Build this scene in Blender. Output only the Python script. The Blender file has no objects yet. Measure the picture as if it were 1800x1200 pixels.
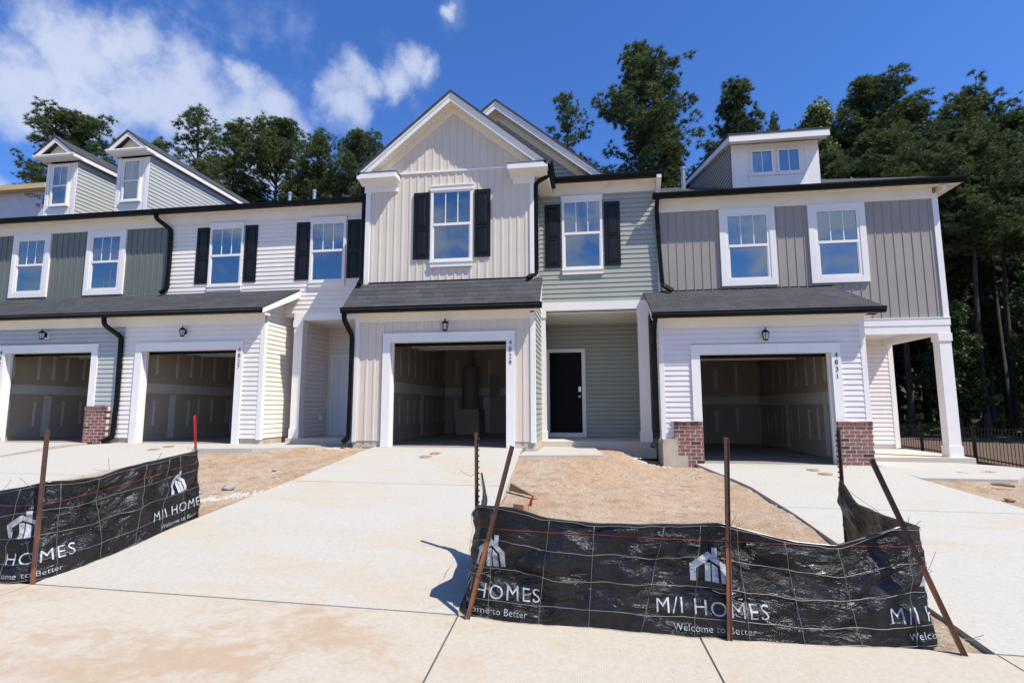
import bpy, bmesh, math, random
from mathutils import Vector, Matrix, noise
random.seed(7)
S = bpy.context.scene
COL = S.collection

# ------------------------------------------------------------------ camera
YAW, PIT, ROL, FPX = -0.146293, 0.121369, -0.002694, 961.4
CAM = Vector((0, -10.8639, 0.7771))
cy_, sy_ = math.cos(YAW), math.sin(YAW); cp_, sp_ = math.cos(PIT), math.sin(PIT)
Fv = Vector((sy_*cp_, cy_*cp_, sp_)); rv = Vector((cy_, -sy_, 0)); uv_ = rv.cross(Fv)
Rv = rv*math.cos(ROL)+uv_*math.sin(ROL); Uv = -rv*math.sin(ROL)+uv_*math.cos(ROL)
cd = bpy.data.cameras.new('camera'); cam = bpy.data.objects.new('camera', cd); COL.objects.link(cam)
cd.sensor_width = 36; cd.lens = FPX/1800*36; cd.clip_end = 3000; cd.clip_start = 0.05
m = Matrix.Identity(4)
for i in range(3):
    m[i][0] = Rv[i]; m[i][1] = Uv[i]; m[i][2] = -Fv[i]; m[i][3] = CAM[i]
cam.matrix_world = m
S.camera = cam

# ------------------------------------------------------------------ light
SUNV = Vector((1.9, -1.0, 3.3)).normalized()
w = bpy.data.worlds.new('World'); S.world = w; w.use_nodes = True
nt = w.node_tree; nt.nodes.clear(); N = nt.nodes; L = nt.links
def nd(tree, t, **k):
    n = tree.nodes.new(t)
    for a, b in k.items(): setattr(n, a, b)
    return n
out = nd(nt, 'ShaderNodeOutputWorld'); bg = nd(nt, 'ShaderNodeBackground')
sky = nd(nt, 'ShaderNodeTexSky', sky_type='NISHITA', sun_disc=False)
sky.sun_elevation = math.asin(SUNV.z); sky.sun_rotation = math.atan2(SUNV.x, SUNV.y)
sky.air_density = 1.0; sky.dust_density = 0.3; sky.ozone_density = 3.5
bg.inputs['Strength'].default_value = 0.09
tc = nd(nt, 'ShaderNodeTexCoord')
def vmath(op, a, b=None):
    n = nd(nt, 'ShaderNodeVectorMath', operation=op)
    for i, v in enumerate((a, b)):
        if v is None: continue
        if hasattr(v, 'is_output'): L.new(v, n.inputs[i])
        else: n.inputs[i].default_value = v
    return n
def fmath(op, a, b=None, c=None):
    n = nd(nt, 'ShaderNodeMath', operation=op)
    for i, v in enumerate((a, b, c)):
        if v is None: continue
        if hasattr(v, 'is_output'): L.new(v, n.inputs[i])
        else: n.inputs[i].default_value = v
    return n.outputs[0]
dirv = tc.outputs['Generated']
nz = nd(nt, 'ShaderNodeTexNoise'); nz.inputs['Scale'].default_value = 6; nz.inputs['Detail'].default_value = 8; nz.inputs['Roughness'].default_value = 0.62
L.new(dirv, nz.inputs['Vector'])
warp = vmath('SCALE', vmath('SUBTRACT', nz.outputs['Color'], (0.5, 0.5, 0.5)).outputs[0]); warp.inputs['Scale'].default_value = 0.12
dw = vmath('ADD', dirv, warp.outputs[0]).outputs[0]
nz2 = nd(nt, 'ShaderNodeTexNoise'); nz2.inputs['Scale'].default_value = 13; nz2.inputs['Detail'].default_value = 10; nz2.inputs['Roughness'].default_value = 0.6
L.new(dirv, nz2.inputs['Vector'])
# cumulus banks by direction (unit vector, angular size)
CL = [(-0.714,0.539,0.447,0.028),(-0.679,0.556,0.478,0.033),(-0.706,0.563,0.430,0.048),(-0.659,0.585,0.473,0.048),(-0.674,0.615,0.410,0.056),(-0.612,0.615,0.497,0.041),(-0.623,0.642,0.447,0.068),(-0.570,0.661,0.489,0.045),(-0.585,0.685,0.434,0.069),(-0.547,0.722,0.424,0.065),(-0.519,0.704,0.484,0.018),(-0.521,0.758,0.393,0.051),(-0.485,0.740,0.466,0.029),(-0.479,0.765,0.431,0.030),(-0.407,0.759,0.508,0.028),(-0.376,0.763,0.526,0.026),(-0.392,0.779,0.489,0.037),(-0.355,0.782,0.512,0.023),(-0.312,0.795,0.521,0.029),(-0.278,0.791,0.545,0.024),(-0.257,0.802,0.540,0.018),(-0.213,0.758,0.616,0.011),(-0.759,0.581,0.295,0.020),(-0.701,0.591,0.399,0.040)]
dens = None
for x, y, z, r in CL:
    d = nd(nt, 'ShaderNodeVectorMath', operation='DISTANCE'); L.new(dw, d.inputs[0]); d.inputs[1].default_value = (x, y, z)
    v = fmath('SUBTRACT', 1.0, fmath('DIVIDE', d.outputs['Value'], r*1.8))
    dens = v if dens is None else fmath('MAXIMUM', dens, v)
# scattered clouds in the half of the sky behind the camera (mirrored in the windows)
sep = nd(nt, 'ShaderNodeSeparateXYZ'); L.new(dirv, sep.inputs[0])
nz3 = nd(nt, 'ShaderNodeTexNoise'); nz3.inputs['Scale'].default_value = 5.2; nz3.inputs['Detail'].default_value = 7; nz3.inputs['Roughness'].default_value = 0.55
mp3 = nd(nt, 'ShaderNodeMapping'); mp3.inputs['Scale'].default_value = (1, 1, 1.7); mp3.inputs['Location'].default_value = (3.1, 0.4, 0.7)
L.new(dirv, mp3.inputs[0]); L.new(mp3.outputs[0], nz3.inputs['Vector'])
back = fmath('SUBTRACT', fmath('MULTIPLY', fmath('SUBTRACT', nz3.outputs['Fac'], 0.415), 6.5), 0.0)
bm_ = nd(nt, 'ShaderNodeMapRange'); L.new(sep.outputs[1], bm_.inputs[0]); bm_.inputs[1].default_value = -0.1; bm_.inputs[2].default_value = -0.35; bm_.inputs[3].default_value = -2.0; bm_.inputs[4].default_value = 0.0
back = fmath('ADD', back, bm_.outputs[0])
fd_ = nd(nt, 'ShaderNodeMapRange'); L.new(sep.outputs[2], fd_.inputs[0]); fd_.inputs[1].default_value = 0.31; fd_.inputs[2].default_value = 0.48; fd_.inputs[3].default_value = 0.0; fd_.inputs[4].default_value = -1.1
back = fmath('ADD', back, fd_.outputs[0])
dens = fmath('MAXIMUM', fmath('MULTIPLY', dens, 1.25), back)
dens = fmath('ADD', dens, fmath('MULTIPLY', fmath('SUBTRACT', nz2.outputs['Fac'], 0.51), 2.5))
mr = nd(nt, 'ShaderNodeMapRange', interpolation_type='SMOOTHSTEP'); L.new(dens, mr.inputs[0]); mr.inputs[1].default_value = -0.05; mr.inputs[2].default_value = 1.15
cr = nd(nt, 'ShaderNodeMix', data_type='RGBA'); L.new(nz.outputs['Fac'], cr.inputs[0])
cr.inputs[6].default_value = (4.0, 4.8, 6.8, 1); cr.inputs[7].default_value = (6.6, 7.1, 8.3, 1)
tint = nd(nt, 'ShaderNodeMix', data_type='RGBA', blend_type='MULTIPLY'); tint.inputs[0].default_value = 1
L.new(sky.outputs[0], tint.inputs[6]); tint.inputs[7].default_value = (0.60, 0.98, 1.62, 1)
mx = nd(nt, 'ShaderNodeMix', data_type='RGBA'); veil = None
for x, y, z, r in ((-0.43,0.745,0.50,0.16), (-0.33,0.785,0.52,0.11), (-0.55,0.66,0.50,0.15), (-0.5,0.78,0.38,0.14), (-0.213,0.758,0.616,0.05)):
    d = nd(nt, 'ShaderNodeVectorMath', operation='DISTANCE'); L.new(dw, d.inputs[0]); d.inputs[1].default_value = (x, y, z)
    v = fmath('SUBTRACT', 1.0, fmath('DIVIDE', d.outputs['Value'], r)); veil = v if veil is None else fmath('MAXIMUM', veil, v)
vm = nd(nt, 'ShaderNodeMapRange', interpolation_type='SMOOTHSTEP'); L.new(fmath('ADD', veil, fmath('MULTIPLY', fmath('SUBTRACT', nz2.outputs['Fac'], 0.55), 3.5)), vm.inputs[0]); vm.inputs[1].default_value = 0.1; vm.inputs[2].default_value = 1.2; vm.inputs[4].default_value = 0.22
L.new(fmath('MAXIMUM', fmath('MULTIPLY', mr.outputs[0], 0.88), vm.outputs[0]), mx.inputs[0]); L.new(tint.outputs[2], mx.inputs[6]); L.new(cr.outputs[2], mx.inputs[7])
L.new(mx.outputs[2], bg.inputs['Color']); L.new(bg.outputs[0], out.inputs[0])
sd = bpy.data.lights.new('sun', 'SUN'); sd.energy = 5.0; sd.angle = math.radians(0.53); sd.color = (1, 0.93, 0.81)
so = bpy.data.objects.new('sun', sd); COL.objects.link(so); so.rotation_euler = SUNV.to_track_quat('Z', 'Y').to_euler(); so.location = (10, -10, 30)
S.view_settings.view_transform = 'Standard'; S.view_settings.look = 'None'; S.view_settings.exposure = 0.42; S.view_settings.gamma = 1
S.cycles.max_bounces = 8; S.cycles.diffuse_bounces = 4; S.cycles.glossy_bounces = 4

# ------------------------------------------------------------------ materials
def mat(name, col, rough=0.6, spec=0.5, var=0.0, vscale=3.0, col2=None, bump=0.0, bscale=40.0, metallic=0.0, detail=6, lo=0.35, hi=0.65, attr=None, stretch=None):
    mt = bpy.data.materials.new(name); mt.use_nodes = True; t = mt.node_tree
    b = t.nodes['Principled BSDF']; b.inputs['Roughness'].default_value = rough; b.inputs['Metallic'].default_value = metallic
    b.inputs['Specular IOR Level'].default_value = spec
    b.inputs['Base Color'].default_value = (*col, 1)
    tcn = nd(t, 'ShaderNodeTexCoord'); src = tcn.outputs['Object']
    if stretch:
        mp = nd(t, 'ShaderNodeMapping'); mp.inputs['Scale'].default_value = stretch; t.links.new(src, mp.inputs[0]); src = mp.outputs[0]
    if col2 is None and var > 0: col2 = tuple(c*(1-var) for c in col)
    if col2 is not None:
        n = nd(t, 'ShaderNodeTexNoise'); n.inputs['Scale'].default_value = vscale; n.inputs['Detail'].default_value = detail; n.inputs['Roughness'].default_value = 0.6
        t.links.new(src, n.inputs['Vector'])
        r = nd(t, 'ShaderNodeMapRange'); r.inputs[1].default_value = lo; r.inputs[2].default_value = hi; t.links.new(n.outputs['Fac'], r.inputs[0])
        mxx = nd(t, 'ShaderNodeMix', data_type='RGBA'); t.links.new(r.outputs[0], mxx.inputs[0]); mxx.inputs[6].default_value = (*col, 1); mxx.inputs[7].default_value = (*col2, 1)
        cs = mxx.outputs[2]
        if attr:
            a = nd(t, 'ShaderNodeVertexColor', layer_name=attr); mm = nd(t, 'ShaderNodeMix', data_type='RGBA', blend_type='MULTIPLY'); mm.inputs[0].default_value = 1
            t.links.new(cs, mm.inputs[6]); t.links.new(a.outputs[0], mm.inputs[7]); cs = mm.outputs[2]
        t.links.new(cs, b.inputs['Base Color'])
    if bump > 0:
        n = nd(t, 'ShaderNodeTexNoise'); n.inputs['Scale'].default_value = bscale; n.inputs['Detail'].default_value = 4; t.links.new(src, n.inputs['Vector'])
        bn = nd(t, 'ShaderNodeBump'); bn.inputs['Strength'].default_value = bump; bn.inputs['Distance'].default_value = 0.01
        t.links.new(n.outputs['Fac'], bn.inputs['Height']); t.links.new(bn.outputs[0], b.inputs['Normal'])
    return mt
M = {}
M['trim'] = mat('white_trim', (0.82, 0.80, 0.765), 0.45, var=0.06, vscale=1.5)
M['soffit'] = mat('soffit', (0.82, 0.76, 0.63), 0.5, var=0.06, vscale=2)
M['sidA'] = mat('green_grey_siding', (0.150, 0.168, 0.150), 0.5, var=0.10, vscale=1.2, bump=0.1, bscale=60)
M['sidAg'] = mat('blue_grey_siding', (0.44, 0.46, 0.45), 0.5, var=0.07, vscale=1.2, bump=0.1, bscale=60)
M['sidB'] = mat('off_white_siding', (0.82, 0.765, 0.70), 0.5, var=0.07, vscale=1.2, bump=0.1, bscale=60)
M['sidC'] = mat('beige_siding', (0.69, 0.62, 0.515), 0.5, var=0.07, vscale=1.2, bump=0.1, bscale=60)
M['sidCg'] = mat('sage_siding', (0.345, 0.365, 0.320), 0.5, var=0.08, vscale=1.2, bump=0.1, bscale=60)
M['sidD'] = mat('taupe_siding', (0.33, 0.295, 0.262), 0.5, var=0.08, vscale=1.2, bump=0.1, bscale=60)
M['sidDg'] = mat('pale_grey_siding', (0.78, 0.735, 0.71), 0.5, var=0.06, vscale=1.2, bump=0.1, bscale=60)
M['black'] = mat('black_metal', (0.0035, 0.0035, 0.0035), 0.42, spec=0.18, var=0.3, vscale=5)
M['shutter'] = mat('black_shutter', (0.006, 0.006, 0.007), 0.42, spec=0.35, var=0.2, vscale=8, bump=0.15, bscale=120)
M['door_black'] = mat('black_door', (0.004, 0.004, 0.0045), 0.5, spec=0.12, var=0.2)
M['door_white'] = mat('white_door', (0.74, 0.76, 0.80), 0.4, var=0.04)
M['chrome'] = mat('satin_metal', (0.6, 0.6, 0.6), 0.3, metallic=0.9)
M['galv'] = mat('galvanised_metal', (0.45, 0.46, 0.47), 0.4, metallic=0.8, var=0.2)
M['found'] = mat('foundation_concrete', (0.42, 0.36, 0.27), 0.85, col2=(0.55, 0.50, 0.42), vscale=6, bump=0.4, bscale=50)
M['footing'] = mat('footing_concrete', (0.40, 0.37, 0.31), 0.9, col2=(0.56, 0.47, 0.34), vscale=4, bump=0.5, bscale=60)
M['slab'] = mat('porch_slab', (0.52, 0.49, 0.44), 0.85, col2=(0.58, 0.47, 0.36), vscale=3, bump=0.3)
M['gfloor'] = mat('garage_floor', (0.22, 0.22, 0.22), 0.55, col2=(0.32, 0.29, 0.25), vscale=2.2)
M['drywall'] = mat('drywall', (0.52, 0.43, 0.33), 0.9, var=0.12, vscale=1.5)
M['mud'] = mat('joint_compound', (0.74, 0.71, 0.65), 0.9, var=0.12, vscale=6)
M['brickm'] = mat('mortar', (0.74, 0.66, 0.57), 0.95, var=0.2, vscale=25, bump=0.5, bscale=150)
M['brick'] = mat('brick', (0.20, 0.072, 0.048), 0.85, col2=(0.27, 0.125, 0.09), vscale=14, attr='Col', bump=0.5, bscale=120)
M['lamp_glass'] = mat('lamp_glass', (0.55, 0.56, 0.58), 0.15, spec=0.8)
M['plastic'] = mat('white_plastic', (0.75, 0.75, 0.74), 0.5)
M['numgrey'] = mat('number_grey', (0.03, 0.033, 0.04), 0.45)
M['rust'] = mat('rusty_steel', (0.11, 0.050, 0.030), 0.8, col2=(0.055, 0.035, 0.028), vscale=14, bump=0.4, bscale=90)
M['rust2'] = mat('orange_rust', (0.30, 0.12, 0.045), 0.85, col2=(0.10, 0.05, 0.035), vscale=9, bump=0.4, bscale=90, stretch=(1, 1, 0.35))
M['redp'] = mat('red_paint', (0.45, 0.02, 0.02), 0.5, var=0.3, vscale=20)
M['wire'] = mat('wire', (0.34, 0.33, 0.31), 0.45, metallic=0.3, var=0.3, vscale=8)
M['wirerust'] = mat('dark_wire', (0.10, 0.08, 0.07), 0.6)
M['print'] = mat('white_print', (0.46, 0.49, 0.54), 0.6, col2=(0.20, 0.21, 0.23), vscale=22, lo=0.48, hi=0.66, bump=0.4, bscale=60)
M['redthread'] = mat('red_thread', (0.28, 0.03, 0.03), 0.6)
M['wrap'] = mat('house_wrap', (0.55, 0.54, 0.60), 0.5, var=0.12, vscale=3)
M['ink'] = mat('dark_ink', (0.06, 0.06, 0.08), 0.6)
M['ply'] = mat('lumber', (0.62, 0.46, 0.24), 0.8, var=0.2, vscale=6, stretch=(0.3, 1, 6))
M['wood'] = mat('weathered_wood', (0.34, 0.22, 0.12), 0.85, col2=(0.22, 0.14, 0.08), vscale=8, stretch=(1, 1, 8))
M['clay'] = mat('clay_block', (0.42, 0.24, 0.14), 0.9, var=0.15)
M['stone'] = mat('grey_stone', (0.34, 0.32, 0.30), 0.9, var=0.3, vscale=12, bump=0.6, bscale=40)
M['peb'] = mat('pebble', (0.40, 0.29, 0.20), 0.95, col2=(0.52, 0.47, 0.42), vscale=0.9, detail=2, lo=0.42, hi=0.58)
M['chalk'] = mat('white_chips', (0.72, 0.70, 0.66), 0.9)
M['bark'] = mat('pine_bark', (0.075, 0.060, 0.050), 0.95, var=0.5, vscale=6, bump=1.0, bscale=14, stretch=(1, 1, 0.25))
M['cover'] = mat('utility_cover', (0.30, 0.20, 0.13), 0.85, col2=(0.42, 0.33, 0.25), vscale=15)
M['asph'] = mat('asphalt', (0.06, 0.06, 0.062), 0.9, var=0.3, vscale=30, bump=0.5, bscale=200)
M['joint'] = mat('joint_filler', (0.10, 0.085, 0.07), 0.9)
M['wood_far'] = mat('black_fence', (0.004, 0.003, 0.003), 0.45)
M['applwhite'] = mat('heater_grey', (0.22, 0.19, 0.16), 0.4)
M['doorpanel'] = mat('garage_door_panel', (0.45, 0.44, 0.42), 0.5)

def foliage(name, c1, c2, trans=0.25):
    mt = bpy.data.materials.new(name); mt.use_nodes = True; t = mt.node_tree; b = t.nodes['Principled BSDF']
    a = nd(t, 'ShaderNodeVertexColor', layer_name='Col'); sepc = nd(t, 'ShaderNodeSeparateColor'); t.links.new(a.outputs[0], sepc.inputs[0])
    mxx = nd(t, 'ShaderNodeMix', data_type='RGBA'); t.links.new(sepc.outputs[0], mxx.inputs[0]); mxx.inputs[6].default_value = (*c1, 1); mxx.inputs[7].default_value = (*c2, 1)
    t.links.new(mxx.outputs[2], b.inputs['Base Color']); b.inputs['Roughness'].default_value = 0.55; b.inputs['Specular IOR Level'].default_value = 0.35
    tr = nd(t, 'ShaderNodeBsdfTranslucent'); t.links.new(mxx.outputs[2], tr.inputs[0]); ms = nd(t, 'ShaderNodeMixShader'); ms.inputs[0].default_value = trans
    o = t.nodes['Material Output']; t.links.new(b.outputs[0], ms.inputs[1]); t.links.new(tr.outputs[0], ms.inputs[2]); t.links.new(ms.outputs[0], o.inputs[0])
    return mt
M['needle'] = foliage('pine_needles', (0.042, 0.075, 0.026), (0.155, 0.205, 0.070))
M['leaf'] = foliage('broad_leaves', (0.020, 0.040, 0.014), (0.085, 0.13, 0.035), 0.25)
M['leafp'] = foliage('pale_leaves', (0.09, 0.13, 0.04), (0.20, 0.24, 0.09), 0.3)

def glass_mat():
    mt = bpy.data.materials.new('window_glass'); mt.use_nodes = True; t = mt.node_tree; b = t.nodes['Principled BSDF']
    b.inputs['Base Color'].default_value = (0.27, 0.30, 0.31, 1); b.inputs['Metallic'].default_value = 1; b.inputs['Roughness'].default_value = 0.015
    n = nd(t, 'ShaderNodeTexNoise'); n.inputs['Scale'].default_value = 1.3; n.inputs['Detail'].default_value = 1
    tcn = nd(t, 'ShaderNodeTexCoord'); t.links.new(tcn.outputs['Object'], n.inputs['Vector'])
    bn = nd(t, 'ShaderNodeBump'); bn.inputs['Strength'].default_value = 0.12; bn.inputs['Distance'].default_value = 0.03; t.links.new(n.outputs['Fac'], bn.inputs['Height']); t.links.new(bn.outputs[0], b.inputs['Normal'])
    return mt
M['glass'] = glass_mat()

def concrete_mat(name, base, stain, amount, streak=(1, 1, 1), off=0, light=None, seed=0.0):
    mt = bpy.data.materials.new(name); mt.use_nodes = True; t = mt.node_tree; b = t.nodes['Principled BSDF']; b.inputs['Roughness'].default_value = 0.85; b.inputs['Specular IOR Level'].default_value = 0.25
    tcn = nd(t, 'ShaderNodeTexCoord'); mp = nd(t, 'ShaderNodeMapping'); mp.inputs['Scale'].default_value = streak; mp.inputs['Location'].default_value = (seed, seed*1.7, 0); t.links.new(tcn.outputs['Object'], mp.inputs[0])
    def noi(s, d, src=mp.outputs[0], r=0.6):
        n = nd(t, 'ShaderNodeTexNoise'); n.inputs['Scale'].default_value = s; n.inputs['Detail'].default_value = d; n.inputs['Roughness'].default_value = r; n.inputs['Distortion'].default_value = 0.5; t.links.new(src, n.inputs['Vector']); return n.outputs['Fac']
    def rng(src, a, c, d=0, e=1):
        r = nd(t, 'ShaderNodeMapRange', interpolation_type='SMOOTHSTEP'); t.links.new(src, r.inputs[0]); r.inputs[1].default_value = a; r.inputs[2].default_value = c; r.inputs[3].default_value = d; r.inputs[4].default_value = e; return r.outputs[0]
    def mix(f, a, c):
        x = nd(t, 'ShaderNodeMix', data_type='RGBA'); t.links.new(f, x.inputs[0])
        for k, v in ((6, a), (7, c)):
            if hasattr(v, 'is_output'): t.links.new(v, x.inputs[k])
            else: x.inputs[k].default_value = (*v, 1)
        return x.outputs[2]
    big0 = nd(t, 'ShaderNodeMath', operation='MULTIPLY_ADD'); t.links.new(noi(6.5, 9, tcn.outputs['Object'], 0.75), big0.inputs[0]); big0.inputs[1].default_value = 0.55; t.links.new(noi(0.8, 9, r=0.62), big0.inputs[2])
    st = rng(big0.outputs[0], 0.86-amount, 1.06-amount*0.9)
    big = mix(st, base, stain)
    fine = rng(noi(7, 8, r=0.7), 0.60, 0.78, 0, 0.55)
    c = mix(fine, big, tuple(s*0.93 for s in stain))
    c = mix(rng(noi(28, 6, tcn.outputs['Object'], 0.7), 0.40, 0.62, 0, 0.40), c, tuple(x*0.78 for x in base))
    c = mix(rng(noi(90, 3, tcn.outputs['Object']), 0.69, 0.74, 0, 0.7), c, (0.16, 0.12, 0.09))
    t.links.new(c, b.inputs['Base Color'])
    bn = nd(t, 'ShaderNodeBump'); bn.inputs['Strength'].default_value = 0.35; bn.inputs['Distance'].default_value = 0.006
    wv = nd(t, 'ShaderNodeTexWave', bands_direction='X'); wv.inputs['Scale'].default_value = 22; wv.inputs['Distortion'].default_value = 1.5; wv.inputs['Detail'].default_value = 2; t.links.new(tcn.outputs['Object'], wv.inputs['Vector'])
    ad = nd(t, 'ShaderNodeMath', operation='MULTIPLY_ADD'); t.links.new(wv.outputs['Fac'], ad.inputs[0]); ad.inputs[1].default_value = 0.25; t.links.new(noi(70, 5, tcn.outputs['Object']), ad.inputs[2])
    t.links.new(ad.outputs[0], bn.inputs['Height']); t.links.new(bn.outputs[0], b.inputs['Normal'])
    return mt
M['conc'] = concrete_mat('driveway_concrete', (0.440, 0.424, 0.380), (0.450, 0.388, 0.305), 0.12, (0.7, 1.7, 1))
M['conc2'] = concrete_mat('driveway_concrete_clean', (0.445, 0.432, 0.390), (0.45, 0.395, 0.31), 0.05, (0.5, 2.0, 1), seed=4)
M['walk'] = concrete_mat('sidewalk_concrete', (0.46, 0.418, 0.345), (0.405, 0.300, 0.200), 0.155, (0.9, 1.3, 1), seed=9)
M['walk2'] = concrete_mat('sidewalk_concrete_pale', (0.455, 0.415, 0.345), (0.45, 0.36, 0.26), 0.12, (0.8, 1.4, 1), seed=2)

def dirt_mat():
    mt = bpy.data.materials.new('bare_dirt'); mt.use_nodes = True; t = mt.node_tree; b = t.nodes['Principled BSDF']; b.inputs['Roughness'].default_value = 0.95; b.inputs['Specular IOR Level'].default_value = 0.15
    tcn = nd(t, 'ShaderNodeTexCoord'); src = tcn.outputs['Object']
    def noi(s, d, r=0.6):
        n = nd(t, 'ShaderNodeTexNoise'); n.inputs['Scale'].default_value = s; n.inputs['Detail'].default_value = d; n.inputs['Roughness'].default_value = r; t.links.new(src, n.inputs['Vector']); return n.outputs['Fac']
    def rng(s, a, c, d=0, e=1):
        r = nd(t, 'ShaderNodeMapRange'); t.links.new(s, r.inputs[0]); r.inputs[1].default_value = a; r.inputs[2].default_value = c; r.inputs[3].default_value = d; r.inputs[4].default_value = e; return r.outputs[0]
    def mix(f, a, c):
        x = nd(t, 'ShaderNodeMix', data_type='RGBA'); t.links.new(f, x.inputs[0])
        for k, v in ((6, a), (7, c)):
            if hasattr(v, 'is_output'): t.links.new(v, x.inputs[k])
            else: x.inputs[k].default_value = (*v, 1)
        return x.outputs[2]
    c = mix(rng(noi(1.3, 6), 0.38, 0.62), (0.45, 0.315, 0.205), (0.49, 0.40, 0.30))
    c = mix(rng(noi(5, 8, 0.72), 0.48, 0.70, 0, 0.85), c, (0.27, 0.165, 0.10))
    c = mix(rng(noi(11, 6, 0.7), 0.52, 0.66, 0, 0.7), c, (0.44, 0.38, 0.31))
    c = mix(rng(noi(22, 7, 0.75), 0.54, 0.66, 0, 0.8), c, (0.22, 0.14, 0.09))
    c = mix(rng(noi(50, 5, 0.7), 0.55, 0.64, 0, 0.8), c, (0.16, 0.10, 0.065))
    c = mix(rng(noi(60, 3), 0.30, 0.38, 0.5, 0), c, (0.46, 0.40, 0.34))
    # mulch and forest floor take over away from the lots (mask stored on the sheet)
    a = nd(t, 'ShaderNodeVertexColor', layer_name='Zone'); sp = nd(t, 'ShaderNodeSeparateColor'); t.links.new(a.outputs[0], sp.inputs[0])
    mulch = mix(rng(noi(30, 6, 0.75), 0.35, 0.65), (0.075, 0.052, 0.038), (0.20, 0.15, 0.115))
    c = mix(sp.outputs[0], c, mulch)
    c = mix(sp.outputs[1], c, mix(rng(noi(3, 6), 0.4, 0.6), (0.045, 0.06, 0.022), (0.10, 0.07, 0.04)))
    c = mix(sp.outputs[2], c, mix(rng(noi(9, 6, 0.7), 0.35, 0.6), (0.42, 0.33, 0.24), (0.62, 0.58, 0.54)))
    t.links.new(c, b.inputs['Base Color'])
    bn = nd(t, 'ShaderNodeBump'); bn.inputs['Strength'].default_value = 1.0; bn.inputs['Distance'].default_value = 0.035; t.links.new(noi(30, 7, 0.7), bn.inputs['Height']); t.links.new(bn.outputs[0], b.inputs['Normal'])
    return mt
M['dirt'] = dirt_mat()

def shingle_mat():
    mt = bpy.data.materials.new('asphalt_shingles'); mt.use_nodes = True; t = mt.node_tree; b = t.nodes['Principled BSDF']; b.inputs['Roughness'].default_value = 0.9; b.inputs['Specular IOR Level'].default_value = 0.25
    tcn = nd(t, 'ShaderNodeTexCoord'); br = nd(t, 'ShaderNodeTexBrick'); br.offset = 0.37; br.offset_frequency = 2; br.squash_frequency = 3
    t.links.new(tcn.outputs['Object'], br.inputs['Vector'])
    br.inputs['Scale'].default_value = 1; br.inputs['Brick Width'].default_value = 0.24; br.inputs['Row Height'].default_value = 0.122; br.inputs['Mortar Size'].default_value = 0.003; br.inputs['Mortar Smooth'].default_value = 0.2; br.inputs['Bias'].default_value = 0
    br.inputs['Color1'].default_value = (0.048, 0.050, 0.056, 1); br.inputs['Color2'].default_value = (0.068, 0.070, 0.078, 1); br.inputs['Mortar'].default_value = (0.035, 0.035, 0.04, 1)
    n = nd(t, 'ShaderNodeTexNoise'); n.inputs['Scale'].default_value = 220; n.inputs['Detail'].default_value = 3; t.links.new(tcn.outputs['Object'], n.inputs['Vector'])
    mm = nd(t, 'ShaderNodeMix', data_type='RGBA', blend_type='OVERLAY'); mm.inputs[0].default_value = 0.7; t.links.new(br.outputs[0], mm.inputs[6]); t.links.new(n.outputs['Fac'], mm.inputs[7]); t.links.new(mm.outputs[2], b.inputs['Base Color'])
    bn = nd(t, 'ShaderNodeBump'); bn.invert = True; bn.inputs['Strength'].default_value = 0.8; bn.inputs['Distance'].default_value = 0.01; t.links.new(br.outputs['Fac'], bn.inputs['Height']); t.links.new(bn.outputs[0], b.inputs['Normal'])
    return mt
M['shingle'] = shingle_mat()

def fabric_mat():
    mt = bpy.data.materials.new('woven_plastic'); mt.use_nodes = True; t = mt.node_tree; b = t.nodes['Principled BSDF']
    b.inputs['Base Color'].default_value = (0.013, 0.013, 0.015, 1); b.inputs['Roughness'].default_value = 0.27; b.inputs['Specular IOR Level'].default_value = 0.9
    tcn = nd(t, 'ShaderNodeTexCoord'); src = tcn.outputs['UV']
    def noi(s, d, sc=None, dist=0.0):
        n = nd(t, 'ShaderNodeTexNoise'); n.inputs['Scale'].default_value = s; n.inputs['Detail'].default_value = d; n.inputs['Distortion'].default_value = dist
        v = src
        if sc:
            mp = nd(t, 'ShaderNodeMapping'); mp.inputs['Scale'].default_value = sc[:3]; mp.inputs['Rotation'].default_value = (0, 0, sc[3]); t.links.new(src, mp.inputs[0]); v = mp.outputs[0]
        t.links.new(v, n.inputs['Vector']); return n.outputs['Fac']
    h0 = noi(1.1, 2); h1_ = noi(3.2, 7, (1, 2.0, 1, -0.6), 1.4); h2 = noi(110, 3)
    mk = nd(t, 'ShaderNodeMapRange'); t.links.new(h0, mk.inputs[0]); mk.inputs[1].default_value = 0.42; mk.inputs[2].default_value = 0.60; mk.inputs[3].default_value = 0.25; mk.inputs[4].default_value = 1.7
    hm = nd(t, 'ShaderNodeMath', operation='MULTIPLY'); t.links.new(h1_, hm.inputs[0]); t.links.new(mk.outputs[0], hm.inputs[1]); h1 = hm.outputs[0]
    ad = nd(t, 'ShaderNodeMath', operation='MULTIPLY_ADD'); t.links.new(h2, ad.inputs[0]); ad.inputs[1].default_value = 0.06; t.links.new(h1, ad.inputs[2])
    bn = nd(t, 'ShaderNodeBump'); bn.inputs['Strength'].default_value = 1.0; bn.inputs['Distance'].default_value = 0.085; t.links.new(ad.outputs[0], bn.inputs['Height']); t.links.new(bn.outputs[0], b.inputs['Normal'])
    # dusty patches
    r = nd(t, 'ShaderNodeMapRange'); t.links.new(noi(3, 7), r.inputs[0]); r.inputs[1].default_value = 0.55; r.inputs[2].default_value = 0.8
    mxx = nd(t, 'ShaderNodeMix', data_type='RGBA'); t.links.new(r.outputs[0], mxx.inputs[0]); mxx.inputs[6].default_value = (0.012, 0.012, 0.014, 1); mxx.inputs[7].default_value = (0.045, 0.040, 0.036, 1); t.links.new(mxx.outputs[2], b.inputs['Base Color'])
    return mt
M['fabric'] = fabric_mat()

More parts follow.
